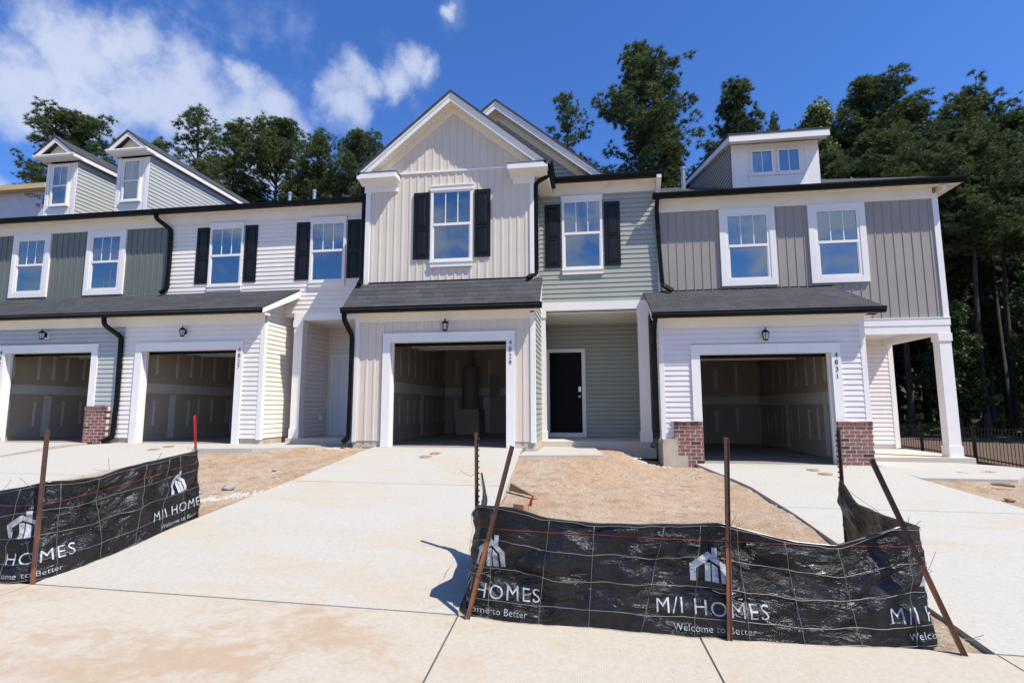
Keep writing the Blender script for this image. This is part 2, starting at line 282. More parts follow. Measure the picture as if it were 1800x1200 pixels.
# ------------------------------------------------------------------ helpers
def thing(name, label, cat, loc=(0, 0, 0), group=None, kind=None):
    o = bpy.data.objects.new(name, None); COL.objects.link(o); o.location = loc; o.empty_display_size = 0.2
    o['label'] = label; o['category'] = cat
    if group: o['group'] = group
    return o
def tag(o, label, cat, group=None):
    o['label'] = label; o['category'] = cat
    if group: o['group'] = group
    return o
def obj(name, bm, mats, parent=None, smooth=False, struct=None, label=None, normals=True):
    if normals: bmesh.ops.recalc_face_normals(bm, faces=bm.faces)
    me = bpy.data.meshes.new(name); bm.to_mesh(me); bm.free()
    for q in (mats if isinstance(mats, (list, tuple)) else [mats]): me.materials.append(M[q] if isinstance(q, str) else q)
    if smooth: me.polygons.foreach_set('use_smooth', [True]*len(me.polygons))
    o = bpy.data.objects.new(name, me); COL.objects.link(o)
    if parent is not None:
        o.parent = parent
        pl = Vector((0, 0, 0)); p = parent
        while p is not None: pl = pl + p.location; p = p.parent
        me.transform(Matrix.Translation(-pl))          # geometry is written in world coordinates
    if struct: o['kind'] = struct
    if label: o['label'] = label
    return o
B = bmesh.new
def box(bm, x0, x1, y0, y1, z0, z1, mi=0):
    vs = [bm.verts.new((x, y, z)) for x in (x0, x1) for y in (y0, y1) for z in (z0, z1)]
    for f in ((0,1,3,2),(4,6,7,5),(0,4,5,1),(2,3,7,6),(0,2,6,4),(1,5,7,3)):
        bm.faces.new([vs[i] for i in f]).material_index = mi
def prism(bm, pts, ext, mi=0):
    a = [bm.verts.new(p) for p in pts]; e = Vector(ext); b = [bm.verts.new(Vector(p)+e) for p in pts]
    bm.faces.new(a).material_index = mi; bm.faces.new(b[::-1]).material_index = mi
    n = len(a)
    for i in range(n): bm.faces.new((a[i], a[(i+1) % n], b[(i+1) % n], b[i])).material_index = mi
def face(bm, pts, mi=0):
    f = bm.faces.new([bm.verts.new(p) for p in pts]); f.material_index = mi; return f
def tube(bm, pts, r, n=8, rect=None, cap=True, mi=0, up=(0, 0, 1)):
    pts = [Vector(p) for p in pts]; rings = []; rr = r if isinstance(r, (list, tuple)) else [r]*len(pts)
    for i, p in enumerate(pts):
        d = (pts[min(i+1, len(pts)-1)]-pts[max(i-1, 0)]).normalized()
        u = Vector(up) if abs(d.dot(Vector(up))) < 0.95 else Vector((0, 1, 0))
        a = d.cross(u).normalized(); b = a.cross(d).normalized()
        if rect:
            # keep section flat to the wall: a along x, b along y
            off = [(-rect[0], -rect[1]), (rect[0], -rect[1]), (rect[0], rect[1]), (-rect[0], rect[1])]
            a2 = Vector((1, 0, 0)); a2 = (a2-d*a2.dot(d)).normalized() if abs(d.x) < 0.9 else Vector((0, 0, 1)); b2 = d.cross(a2).normalized()
            rings.append([bm.verts.new(p+a2*s+b2*t) for s, t in off])
        else:
            rings.append([bm.verts.new(p+(a*math.cos(2*math.pi*k/n)+b*math.sin(2*math.pi*k/n))*rr[i]) for k in range(n)])
    for i in range(len(rings)-1):
        k = len(rings[i])
        for j in range(k): bm.faces.new((rings[i][j], rings[i][(j+1) % k], rings[i+1][(j+1) % k], rings[i+1][j])).material_index = mi
    if cap and len(rings) > 1: bm.faces.new(rings[0][::-1]).material_index = mi; bm.faces.new(rings[-1]).material_index = mi
def lathe(bm, prof, c, n=16, axis='z', mi=0):
    rings = []
    for r, h in prof:
        ring = []
        for k in range(n):
            a = 2*math.pi*k/n
            if axis == 'z': ring.append(bm.verts.new((c[0]+r*math.cos(a), c[1]+r*math.sin(a), c[2]+h)))
            else: ring.append(bm.verts.new((c[0]+r*math.cos(a), c[1]+h, c[2]+r*math.sin(a))))
        rings.append(ring)
    for i in range(len(rings)-1):
        for j in range(n): bm.faces.new((rings[i][j], rings[i][(j+1) % n], rings[i+1][(j+1) % n], rings[i+1][j])).material_index = mi
    bm.faces.new(rings[0][::-1]).material_index = mi; bm.faces.new(rings[-1]).material_index = mi

def clip(poly, k, v, keep_hi):
    o = []
    for i in range(len(poly)):
        a, b = poly[i], poly[(i+1) % len(poly)]
        da, db = a[k]-v, b[k]-v
        if not keep_hi: da, db = -da, -db
        if da >= 0: o.append(a)
        if (da > 0 and db < 0) or (da < 0 and db > 0):
            t = da/(da-db); o.append((a[0]+(b[0]-a[0])*t, a[1]+(b[1]-a[1])*t))
    return o
def lap(bm, poly, org, sv, nv, e=0.108, lip=0.021, t0=None, mi=0):
    """horizontal lap siding over a convex polygon of (s, z) points"""
    org, sv, nv = Vector(org), Vector(sv), Vector(nv)
    P = lambda s, z, o: org+sv*s+Vector((0, 0, z))+nv*o
    lo = min(p[1] for p in poly); hi = max(p[1] for p in poly); z = lo if t0 is None else t0
    while z > lo: z -= e
    while z < hi:
        q = clip(clip(poly, 1, z, True), 1, z+e, False)
        if len(q) > 2 and max(p[1] for p in q)-min(p[1] for p in q) > 1e-4:
            # dutch profile: a flat drop then a sloping throat
            zz = z+e*0.80
            for part, f0 in ((clip(q, 1, zz, False), 0), (clip(q, 1, zz, True), 1)):
                if len(part) < 3: continue
                fn = (lambda t: lip*(1-0.45*(t-z)/(e*0.8))) if f0 == 0 else (lambda t: lip*0.55*(1-(t-zz)/(e*0.2)))
                try: face(bm, [P(s, t, fn(t)) for s, t in part], mi)
                except ValueError: pass
            bt = [p for p in q if abs(p[1]-z) < 1e-5]
            if len(bt) >= 2:
                s0, s1 = min(p[0] for p in bt), max(p[0] for p in bt)
                if s1-s0 > 1e-4: face(bm, [P(s0, z, -0.002), P(s1, z, -0.002), P(s1, z, lip), P(s0, z, lip)], mi)
        z += e
def bnb(bm, poly, org, sv, nv, e=0.172, wd=0.038, h=0.013, s0=None, mi=0):
    """vertical board and batten siding over a convex polygon"""
    org, sv, nv = Vector(org), Vector(sv), Vector(nv)
    P = lambda s, z, o: org+sv*s+Vector((0, 0, z))+nv*o
    lo = min(p[0] for p in poly); hi = max(p[0] for p in poly); s = lo if s0 is None else s0
    while s > lo: s -= e
    while s < hi:
        a = clip(clip(poly, 0, s, True), 0, s+wd, False); b = clip(clip(poly, 0, s+wd, True), 0, s+e, False)
        if len(a) > 2: face(bm, [P(x, z, h) for x, z in a], mi)
        if len(b) > 2: face(bm, [P(x, z, 0.004*(x-s-wd)/(e-wd)) for x, z in b], mi)
        for ss in (s, s+wd):
            if lo < ss < hi:
                zs = sorted({round(p[1], 5) for p in (a if len(a) > 2 else b) if abs(p[0]-ss) < 1e-5})
                if len(zs) >= 2: face(bm, [P(ss, zs[0], -0.002), P(ss, zs[-1], -0.002), P(ss, zs[-1], h), P(ss, zs[0], h)], mi)
        s += e
R = lambda x0, x1, z0, z1: [(x0, z0), (x1, z0), (x1, z1), (x0, z1)]
def wall_f(bm, fn, poly, y, **k): fn(bm, poly, (0, y, 0), (1, 0, 0), (0, -1, 0), **k)          # faces the street
def wall_l(bm, fn, poly, x, **k): fn(bm, poly, (x, 0, 0), (0, 1, 0), (-1, 0, 0), **k)         # faces -x
def wall_r(bm, fn, poly, x, **k): fn(bm, poly, (x, 0, 0), (0, 1, 0), (1, 0, 0), **k)          # faces +x

def text_bm(txt, h, space=1.0, thin=0.0):
    cu = bpy.data.curves.new('t', 'FONT'); cu.body = txt; cu.size = 1; cu.space_character = space; cu.resolution_u = 3; cu.offset = thin
    o = bpy.data.objects.new('t', cu); COL.objects.link(o)
    dg = bpy.context.evaluated_depsgraph_get(); me = bpy.data.meshes.new_from_object(o.evaluated_get(dg))
    bm = B(); bm.from_mesh(me); bpy.data.objects.remove(o); bpy.data.curves.remove(cu); bpy.data.meshes.remove(me)
    zs = [v.co.y for v in bm.verts]; xs = [v.co.x for v in bm.verts]
    cap = 0.70; s = h/cap
    for v in bm.verts: v.co = Vector(((v.co.x-min(xs))*s, v.co.y*s, 0))
    return bm

def window(par, x0, x1, z0, z1, y, style='full', label=None, mi_seed=0):
    """double-hung vinyl window; y is the wall plane, everything stands proud towards -y"""
    b = B()
    if style == 'full':
        t = 0.125
        box(b, x0, x0+t, y-0.050, y, z0, z1); box(b, x1-t, x1, y-0.050, y, z0, z1)
        box(b, x0+t, x1-t, y-0.050, y, z1-t, z1); box(b, x0+t, x1-t, y-0.050, y, z0, z0+t)
        fx0, fx1, fz0, fz1 = x0+t, x1-t, z0+t, z1-t
    else:
        hh, ap = 0.115, 0.125; box(b, x0, x1, y-0.010, y, z0+0.01, z1-0.03)
        box(b, x0-0.015, x1+0.015, y-0.055, y, z1-hh, z1-0.022); box(b, x0-0.025, x1+0.025, y-0.068, y, z1-0.022, z1)
        box(b, x0, x1, y-0.045, y, z0, z0+ap-0.03); box(b, x0-0.012, x1+0.012, y-0.06, y, z0+ap-0.03, z0+ap)
        fx0, fx1, fz0, fz1 = x0, x1, z0+ap, z1-hh
    wdw = obj('window', b, 'trim', par, label=label)
    b = B(); f = 0.055
    zm = fz0+(fz1-fz0)*0.515
    box(b, fx0, fx0+f, y-0.040, y, fz0, fz1); box(b, fx1-f, fx1, y-0.040, y, fz0, fz1)
    box(b, fx0+f, fx1-f, y-0.040, y, fz1-f*0.8, fz1); box(b, fx0+f, fx1-f, y-0.046, y, fz0, fz0+f)
    box(b, fx0+f, fx1-f, y-0.044, y, zm-0.028, zm+0.028)
    gw = (fx1-fx0-2*f)/3
    for k in (1, 2):
        gx = fx0+f+gw*k; box(b, gx-0.009, gx+0.009, y-0.026, y-0.012, zm+0.028, fz1-f*0.8)
    box(b, fx0+f, fx0+f+0.022, y-0.032, y, fz0+f, zm-0.028); box(b, fx1-f-0.022, fx1-f, y-0.032, y, fz0+f, zm-0.028)
    obj('frame', b, 'trim', wdw)
    b = B()
    ta, tb = random.uniform(-.004, .004), random.uniform(-.004, .004)
    for (za, zb, dy, tl) in ((zm+0.028, fz1-f*0.8, -0.020, ta), (fz0+f, zm-0.028, -0.014, tb)):
        xa, xb = fx0+f, fx1-f
        face(b, [(xa, y+dy, za), (xb, y+dy-tl, za), (xb, y+dy-tl*0.4, zb), (xa, y+dy+tl*0.6, zb)])
    obj('pane', b, 'glass', wdw)
    return wdw
def shutter(par, x0, x1, z0, z1, y):
    b = B(); box(b, x0, x1, y-0.034, y-0.012, z0, z1)
    zm = z0+(z1-z0)*0.46
    r = 0.052
    for za, zb in ((z0+0.09, zm-0.03), (zm+0.03, z1-0.07)):
        # bevelled moulding ring then raised panel
        for (o0, o1, ya, yb) in ((0, 0.018, y-0.046, y-0.034), (0.032, 0.05, y-0.044, y-0.036)):
            a0, a1, c0, c1 = x0+r+o0, x1-r-o0, za+o0, zb-o0
            b0, b1, d0, d1 = x0+r+o1, x1-r-o1, za+o1, zb-o1
            if o0 == 0:
                box(b, a0, b0, ya, y-0.034, c0, c1); box(b, b1, a1, ya, y-0.034, c0, c1); box(b, b0, b1, ya, y-0.034, c0, d0); box(b, b0, b1, ya, y-0.034, d1, c1)
            else:
                pts = [[(a0, y-0.034, c0), (a1, y-0.034, c0), (a1, y-0.034, c1), (a0, y-0.034, c1)], [(b0, ya, d0), (b1, ya, d0), (b1, ya, d1), (b0, ya, d1)]]
                for i in range(4): face(b, [pts[0][i], pts[0][(i+1) % 4], pts[1][(i+1) % 4], pts[1][i]])
                face(b, pts[1])
    return obj('shutter', b, 'shutter', par)
def gutter(par, x0, x1, y, zt, axis='x', h=0.115, d=0.12):
    """K-style gutter; y is its front lip"""
    b = B(); prof = [(0, 0), (0.0, -0.03), (0.012, -0.04), (0.02, -0.075), (0.04, -h), (d, -h), (d, 0), (d-0.006, 0), (d-0.006, -h+0.006), (0.043, -h+0.006), (0.026, -0.073), (0.018, -0.04), (0.008, -0.03), (0.008, 0)]
    if axis == 'x': prism(b, [(x0, y+p, zt+q) for p, q in prof], (x1-x0, 0, 0))
    else: prism(b, [(y-p if axis == '+x' else y+p, x0, zt+q) for p, q in prof], (0, x1-x0, 0))
    # end caps
    if axis == 'x':
        for x in (x0, x1-0.004): prism(b, [(x, y+p, zt+q) for p, q in prof[:7]], (0.004, 0, 0))
    return obj('gutter', b, 'black', par)
def downspout(par, pts, label=None):
    P = [Vector(p) for p in pts]; Q = [P[0]]
    for i in range(1, len(P)-1):            # rounded elbows
        a = P[i]+(P[i-1]-P[i]).normalized()*min(0.07, (P[i-1]-P[i]).length*0.45); c = P[i]+(P[i+1]-P[i]).normalized()*min(0.07, (P[i+1]-P[i]).length*0.45)
        Q += [a, (a+c)*0.25+P[i]*0.5, c]
    Q.append(P[-1]); b = B(); tube(b, Q, 0.04, rect=(0.043, 0.032))
    zs = [q.z for q in Q]
    for z in (min(zs)+(max(zs)-min(zs))*0.12, min(zs)+(max(zs)-min(zs))*0.60):
        for i in range(len(Q)-1):
            if (Q[i].z-z)*(Q[i+1].z-z) <= 0 and abs(Q[i].z-Q[i+1].z) > 0.5:
                t = (z-Q[i].z)/(Q[i+1].z-Q[i].z); c = Q[i].lerp(Q[i+1], t); box(b, c.x-0.047, c.x+0.047, c.y-0.036, c.y+0.05, z-0.012, z+0.012)
    return obj('downspout', b, 'black', par, label=label)
def lantern(par, x, y, z):
    b = B(); box(b, x-0.055, x+0.075, y-0.028, y, z-0.10, z+0.07); ln = obj('wall_lantern', b, 'plastic', par)
    b = B(); yc = y-0.13; xx = x-0.005
    box(b, xx-0.028, xx+0.028, y-0.05, y-0.028, z-0.06, z+0.05); tube(b, [(xx, y-0.05, z+0.01), (xx, y-0.09, z+0.055), (xx, yc, z+0.06)], 0.012, 6)
    lathe(b, [(0.074, 0.028), (0.078, 0.036), (0.052, 0.068), (0.030, 0.082), (0.012, 0.092), (0.011, 0.11), (0.016, 0.118), (0.006, 0.135)], (xx, yc, z), 8)
    lathe(b, [(0.030, -0.125), (0.044, -0.118), (0.048, -0.100), (0.044, -0.098)], (xx, yc, z), 8)
    for k in range(6):
        a = math.pi/3*k+0.3; tube(b, [(xx+0.046*math.cos(a), yc+0.046*math.sin(a), z-0.1), (xx+0.066*math.cos(a), yc+0.066*math.sin(a), z+0.03)], 0.006, 4)
    obj('lantern_cage', b, 'black', ln)
    b = B(); lathe(b, [(0.038, -0.098), (0.056, 0.027)], (xx, yc, z), 6); obj('lantern_glass', b, 'lamp_glass', ln)
def number(par, txt, x, y, ztop, pitch=0.135, h=0.098):
    big = B()
    for i, ch in enumerate(txt):
        t = text_bm(ch, h, 1.0, -0.012); w_ = max(v.co.x for v in t.verts)
        geo = bmesh.ops.extrude_face_region(t, geom=t.faces[:])
        for v in [g for g in geo['geom'] if isinstance(g, bmesh.types.BMVert)]: v.co.z += 0.008
        t.transform(Matrix(((1, 0, 0, x-w_/2), (0, 0, -1, y), (0, 1, 0, ztop-h-i*pitch), (0, 0, 0, 1))))
        me = bpy.data.meshes.new('d'); t.to_mesh(me); t.free(); big.from_mesh(me); bpy.data.meshes.remove(me)
    return obj('house_number', big, 'numgrey', par)
def garage(par, xi0, xi1, zs, zo, y, X0, X1, depth=6.3, mud='l', tint=None, brick=False, zbl=None, zbr=None):
    """opening trim, interior shell, raised door. xi: clear opening; X: interior walls"""
    t = 0.168
    b = B(); zl = zs-0.0 if zbl is None else zbl; zr = zs if zbr is None else zbr
    box(b, xi0-t, xi0, y-0.045, y, zl, zo+t); box(b, xi1, xi1+t, y-0.045, y, zr, zo+t); box(b, xi0, xi1, y-0.045, y, zo, zo+t)
    box(b, xi0-t-0.012, xi1+t+0.012, y-0.058, y, zo+t, zo+t+0.02)
    obj('garage_door_trim', b, 'trim', par)
    b = B(); wt = 0.16       # jambs and header returning into the opening
    box(b, xi0-0.02, xi0, y, y+wt, zs, zo); box(b, xi1, xi1+0.02, y, y+wt, zs, zo); box(b, xi0-0.02, xi1+0.02, y, y+wt, zo, zo+0.02)
    box(b, xi0, xi0+0.022, y+0.09, y+wt, zs, zo); box(b, xi1-0.022, xi1, y+0.09, y+wt, zs, zo)
    obj('door_jamb', b, 'trim', par)
    ya, yb, zc = y+wt, y+depth, zs+2.75
    b = B()
    face(b, [(X0, ya, zs), (X0, yb, zs), (X0, yb, zc), (X0, ya, zc)]); face(b, [(X1, ya, zs), (X1, yb, zs), (X1, yb, zc), (X1, ya, zc)])
    face(b, [(X0, yb, zs), (X1, yb, zs), (X1, yb, zc), (X0, yb, zc)]); face(b, [(X0, ya, zc), (X1, ya, zc), (X1, yb, zc), (X0, yb, zc)])
    face(b, [(X0, ya, zs), (xi0-0.02, ya, zs), (xi0-0.02, ya, zc), (X0, ya, zc)]); face(b, [(xi1+0.02, ya, zs), (X1, ya, zs), (X1, ya, zc), (xi1+0.02, ya, zc)])
    face(b, [(xi0-0.02, ya, zo+0.02), (xi1+0.02, ya, zo+0.02), (xi1+0.02, ya, zc), (xi0-0.02, ya, zc)])
    obj('garage_interior_wall', b, 'drywall', par)
    # taped joints: one long band, fastener strips above and below it
    b = B(); rr = random.Random(int(xi0*10))
    def strip(x, s0, s1, z0, z1, side):
        k_ = 0.003+0.0015*((s1-s0) > 0.15)+0.001*((s1-s0) > 1)
        if side == 'x': box(b, x-k_, x+k_, s0, s1, z0, z1)
        else: box(b, s0, s1, x-k_, x+k_, z0, z1)
    for side in ('l', 'r', 'b'):
        ax = 'x' if side != 'b' else 'y'; c = {'l': X0+0.004, 'r': X1-0.004, 'b': yb-0.004}[side]
        a0, a1 = (ya+0.02, yb-0.02) if side != 'b' else (X0+0.02, X1-0.02)
        strip(c, a0, a1, zs+1.17+rr.uniform(-.02, .02), zs+1.42, ax)
        s = a0+0.3
        while s < a1:
            wd = rr.uniform(0.06, 0.10)
            strip(c, s, s+wd, zs+rr.uniform(0.32, 0.40), zs+rr.uniform(0.98, 1.08), ax); strip(c, s+0.02, s+wd+0.02, zs+rr.uniform(1.55, 1.66), zs+rr.uniform(2.2, 2.4), ax)
            s += rr.choice((0.61, 0.52, 0.40, 0.68))
        s = a0+1.25
        while s < a1: strip(c, s, s+0.20, zs+0.05, zs+1.15, ax); s += 2.44
    obj('joint_compound', b, 'mud', par)
    b = B(); box(b, X0, X1, y+0.004, yb, zs-0.12, zs); obj('garage_floor', b, 'gfloor', par)
    # raised sectional door lying under the ceiling
    b = B(); zd = zo+0.05
    box(b, xi0-0.06, xi1+0.06, ya+0.10, ya+0.145, zo-0.055, zo+0.03, 1)
    for k in range(4):
        box(b, xi0-0.05, xi1+0.05, ya+0.20+k*0.54, ya+0.72+k*0.54, zd+0.03, zd+0.075)
        box(b, xi0-0.05, xi1+0.05, ya+0.20+k*0.54, ya+0.24+k*0.54, zd-0.005, zd+0.03)
    dd = obj('garage_door', b, ['doorpanel', 'black'], par)
    b = B()
    for x in (xi0-0.10, xi1+0.08):
        box(b, x, x+0.02, ya+0.06, ya+0.10, zs+0.05, zd-0.1); box(b, x, x+0.02, ya+0.1, ya+2.6, zd+0.0, zd+0.04); box(b, x, x+0.02, ya+2.56, ya+2.6, zd+0.04, zc)
    tube(b, [(xi0, ya+0.12, zd+0.22), (xi1, ya+0.12, zd+0.22)], 0.03, 8)
    obj('door_track', b, 'galv', dd)
def brick_pier(par, x0, x1, y0, y1, z0, z1, step=None):
    b = B(); box(b, x0+0.006, x1-0.006, y0+0.006, y1, z0, z1-0.001)
    pr_ = obj('brick_pier', b, 'brickm', par)
    b = B(); cl = b.loops.layers.color.new('Col'); rr = random.Random(int(x0*100)); bl, bh, g = 0.182, 0.051, 0.021
    def br(xa, xb, za, zb, yy0, yy1):
        if xb-xa < 0.02: return
        n0 = len(b.faces); jx = rr.uniform(-.002, .002); box(b, xa, xb, yy0+rr.uniform(-0.002, 0.001), yy1, za+jx, zb+jx); b.faces.ensure_lookup_table()
        s = rr.choice((0.55, 0.8, 1.0, 1.0, 1.15, 1.3)); h = rr.uniform(0.85, 1.15)
        for f in b.faces[n0:]:
            for l in f.loops: l[cl] = (s, s*h, s*h, 1)
    zt = z1-0.10                                     # soldier cap
    x = x0
    while x < x1-0.02: br(x, min(x+0.066, x1), zt+g, z1, y0-0.012, y1); x += 0.077
    k = 0; z = zt-bh
    while z > z0-bh:
        off = 0 if k % 2 else -0.10; x = x0+off
        while x < x1:
            br(max(x, x0), min(x+bl, x1), max(z, z0), z+bh, y0, y0+0.09)
            x += bl+g
        for (sx0, sx1) in ((x0-0.001, x0+0.08), (x1-0.08, x1+0.001)):      # returns
            yy = y0+0.095
            while yy < y1-0.02: br(sx0, sx1, max(z, z0), z+bh, yy, min(yy+bl, y1)); yy += bl+g
        z -= bh+g; k += 1
    obj('bricks', b, 'brick', pr_)
    return pr_
def boards(par, name, m, bx):
    for q in bx:
        b = B(); box(b, *q); obj(name, b, m, par)
def corner(bm, x0, x1, y, z0, z1, ret=None, t=0.022):
    box(bm, x0, x1, y-t, y+0.0, z0, z1)
def soffit_vents(bm, x0, x1, y0, y1, z):
    x = x0
    while x < x1:
        box(bm, x, x+0.018, y0, y1, z-0.004, z-0.001); x += 0.10
def column(par, x0, x1, y0, y1, z0, z1, capz=0.16, basez=0.22, label=None):
    b = B(); box(b, x0, x1, y0, y1, z0+basez, z1-capz); e = 0.018
    box(b, x0-e, x1+e, y0-e, y1+e, z0, z0+basez); box(b, x0-e, x1+e, y0-e, y1+e, z1-capz, z1)
    return obj('porch_column', b, 'trim', par, label=label)
def shed_roof(par, xa, xb, yf, zf, yb, zb, xbl=None, xbr=None, th=0.045, name='garage_roof', drip=0.03):
    xbl = xa if xbl is None else xbl; xbr = xb if xbr is None else xbr
    b = B(); sl = (zb-zf)/(yb-yf); nrow = int((yb-yf)/0.127)+1
    for k in range(nrow):                              # each shingle course is a real step
        a = k/nrow; c = (k+1)/nrow
        la, lb = xa+(xbl-xa)*a, xb+(xbr-xb)*a; ra, rb = xa+(xbl-xa)*c, xb+(xbr-xb)*c
        y0, y1 = yf+(yb-yf)*a, yf+(yb-yf)*c; z0, z1 = zf+(zb-zf)*a, zf+(zb-zf)*c
        P = [(la, y0, z0+0.009), (lb, y0, z0+0.009), (rb, y1, z1), (ra, y1, z1)]
        face(b, P); face(b, [(la, y0, z0-0.002), (lb, y0, z0-0.002), (lb, y0, z0+0.009), (la, y0, z0+0.009)])
        for q, r_, qq, rr_ in ((la, ra, y0, y1), (lb, rb, y0, y1)): face(b, [(q, y0, z0-th), (q, y0, z0+0.009), (r_, y1, z1), (r_, y1, z1-th)])
    face(b, [(xa, yf, zf-th), (xb, yf, zf-th), (xb, yf, zf), (xa, yf, zf)]); face(b, [(xa, yf, zf-th), (xb, yf, zf-th), (xbr, yb, zb-th), (xbl, yb, zb-th)])
    return obj(name, b, 'shingle', par, normals=False)
# ------------------------------------------------------------------ terrain
def zj(x): return -0.72-0.018*(max(min(x, 9), -14)+4.2)
def zh(x):
    t = min(max((x+1.1)/2.9, 0), 1); t = t*t*(3-2*t); r = -0.3*t
    return r
def gz(x, y):
    z = gz0(x, y)
    if x > 7.3:
        t = min(1, (x-7.3)/3.2); t = t*t*(3-2*t); tgt = -0.70-0.055*(6.4-y) if y < 6.4 else -0.70+0.028*(y-6.4)
        tgt = max(-0.95, min(tgt, -0.55)); z = z*(1-t)+tgt*t if y > -6.6 else z
    return z
def gz0(x, y):
    if y < -6.6: return zj(x)+0.02*(max(y, -8.4)+6.6)
    if y > -.2: return zh(x)
    t = (y+.2)/-6.4; return zh(x)*(1-t)+zj(x)*t
def interp(tab, y):
    if y >= tab[0][0]: return tab[0][1]
    for (a, u), (b, v) in zip(tab, tab[1:]):
        if y >= b: return u+(v-u)*(y-a)/(b-a)
    return tab[-1][1]
DRV = {  # name: (left edge table, right edge table, y at garage)
 'A': ([(0, -15.6), (-6.6, -15.9)], [(0.62, -11.72), (0, -11.68), (-1.53, -11.55), (-6.6, -11.6)], 0.64),
 'B': ([(0.62, -11.0), (0, -11.12), (-1.7, -11.36), (-6.6, -11.45)], [(0.62, -7.9), (-0.8, -7.98), (-1.8, -7.95), (-3.3, -8.25), (-6.6, -8.4)], 0.64),
 'C': ([(0, -4.45), (-2.85, -4.56), (-4.27, -4.66), (-6.6, -4.80)], [(0, -1.40), (-1, -1.34), (-2.8, -1.25), (-6.6, -1.06)], 0.02),
 'D': ([(0.46, 1.95), (-0.2, 1.98), (-1.7, 2.37), (-3.3, 2.50), (-6.6, 2.60)], [(0.46, 5.17), (-1.04, 5.20), (-2.7, 5.50), (-6.6, 6.0)], 0.48)}
def on_drive(x, y, e=-0.02):
    if y < -6.6: return True
    for k, (l, r, y0) in DRV.items():
        if y < y0+0.3 and interp(l, y)+e < x < interp(r, y)-e: return True
    return False
def ground_h(x, y):
    z = gz(x, y)
    hid = (-18.4 < x < 7.27 and y > (0.7 if x < -7.3 else 1.32 if x < -4.9 else 1.45 if x < 1.36 else 0.7 if x < 5.2 else 1.35)) or (-4.9 < x < -1.2 and y > 0.05)
    if y < -8.2: return -1.25
    if hid: return z-0.3
    if on_drive(x, y, 0.085): return z-0.12
    n = noise.fractal(Vector((x*1.1, y*1.1, 0)), 1, 2, 5)*0.028+noise.noise(Vector((x*6, y*6, 3)))*0.011*(1+noise.noise(Vector((x*0.8, y*0.8, 9))))+noise.noise(Vector((x*15, y*15, 3)))*0.006
    if x > 7.6: n *= 1.6
    z += n-0.035
    # a wash of soil against the step of the third and fourth houses
    d = max(-1.33-x, x-0.3, -1.0-y, 0); mk = max(0, 1-d/0.7); mk = mk*mk*(3-2*mk)
    z = z*(1-mk)+(-0.10+n*0.7)*mk
    if x > 1.0 and y > 0.0: z -= 0.04
    if on_drive(x, y, -0.13): z = min(z, gz(x, y)-0.012)
    return z
def ax(segs):
    o = []
    for a, b, st in segs:
        n = max(1, round((b-a)/st)); o += [a+(b-a)*i/n for i in range(n)]
    return o+[segs[-1][1]]
XS = ax([(-700, -60, 80), (-60, -20, 8), (-20, -9, 0.25), (-9, 7.6, 0.055), (7.6, 16, 0.3), (16, 60, 4), (60, 700, 80)])
YS = ax([(-500, -20, 60), (-20, -8.6, 2), (-8.6, -8.2, 0.1), (-8.2, -6.7, 0.5), (-6.7, 1.5, 0.055), (1.5, 20, 0.8), (20, 60, 5), (60, 900, 80)])
bm = B(); zl = bm.loops.layers.color.new('Zone'); grid = []
for y in YS: grid.append([bm.verts.new((x, y, ground_h(x, y))) for x in XS])
def zone(x, y):
    f = 0.0; mlc = 0.0; wht = 0.0
    if x > 7.6: mlc = min(1, max(0, (x-9.2)*1.5+max(0, y-3)*0.4))
    if y > 19 or x > 26 or x < -22: f = min(1, max(0.0, (y-19)/4 if y > 19 else 1))
    d = Vector((x+5.0, y+3.75)); u = d.dot(Vector((0.72, 0.69)))        # strip of white grit beside the drive
    v = abs(d.dot(Vector((-0.69, 0.72)))); 
    if -5.9 < x < -4.4: wht = max(0, 1-v/0.16)*max(0, 1-abs(u)/0.85)+0.5*max(0, 1-v/0.3)*(noise.noise(Vector((x*6, y*6, 0)))+0.1 > 0)*max(0, 1-abs(u)/1.0)
    return (mlc, f, min(1, wht), 1)
for j in range(len(YS)-1):
    for i in range(len(XS)-1):
        f = bm.faces.new((grid[j][i], grid[j][i+1], grid[j+1][i+1], grid[j+1][i])); f.smooth = True
        for l in f.loops: l[zl] = zone(l.vert.co.x, l.vert.co.y)
obj('ground', bm, 'dirt', None, struct='structure', smooth=True)

def slab_strip(name, lt, rt, ys, m, nx=10, dz=0.0, lab=None):
    bm = B(); rows = []
    for y in ys:
        a, b = interp(lt, y), interp(rt, y); rows.append([bm.verts.new((a+(b-a)*i/nx, y, gz(a+(b-a)*i/nx, y)+dz)) for i in range(nx+1)])
    low = [[bm.verts.new((v.co.x, v.co.y, v.co.z-0.11)) for v in r] for r in rows]
    for j in range(len(ys)-1):
        for i in range(nx): bm.faces.new((rows[j][i], rows[j][i+1], rows[j+1][i+1], rows[j+1][i]))
        for i in (0, nx): bm.faces.new((rows[j][i], rows[j+1][i], low[j+1][i], low[j][i]))
    for j in (0, len(ys)-1):
        for i in range(nx): bm.faces.new((rows[j][i], rows[j][i+1], low[j][i+1], low[j][i]))
    return obj(name, bm, m, None, struct='structure')
def ylist(a, b, st=0.35):
    n = max(1, int(abs(b-a)/st)); return [a+(b-a)*i/n for i in range(n+1)]
for k, (l, r, y0) in DRV.items():
    mm = 'conc' if k in 'C' else 'conc2'
    for (a, b) in ((y0, -2.93), (-2.944, -6.592)): slab_strip('driveway', l, r, ylist(a, b), mm)
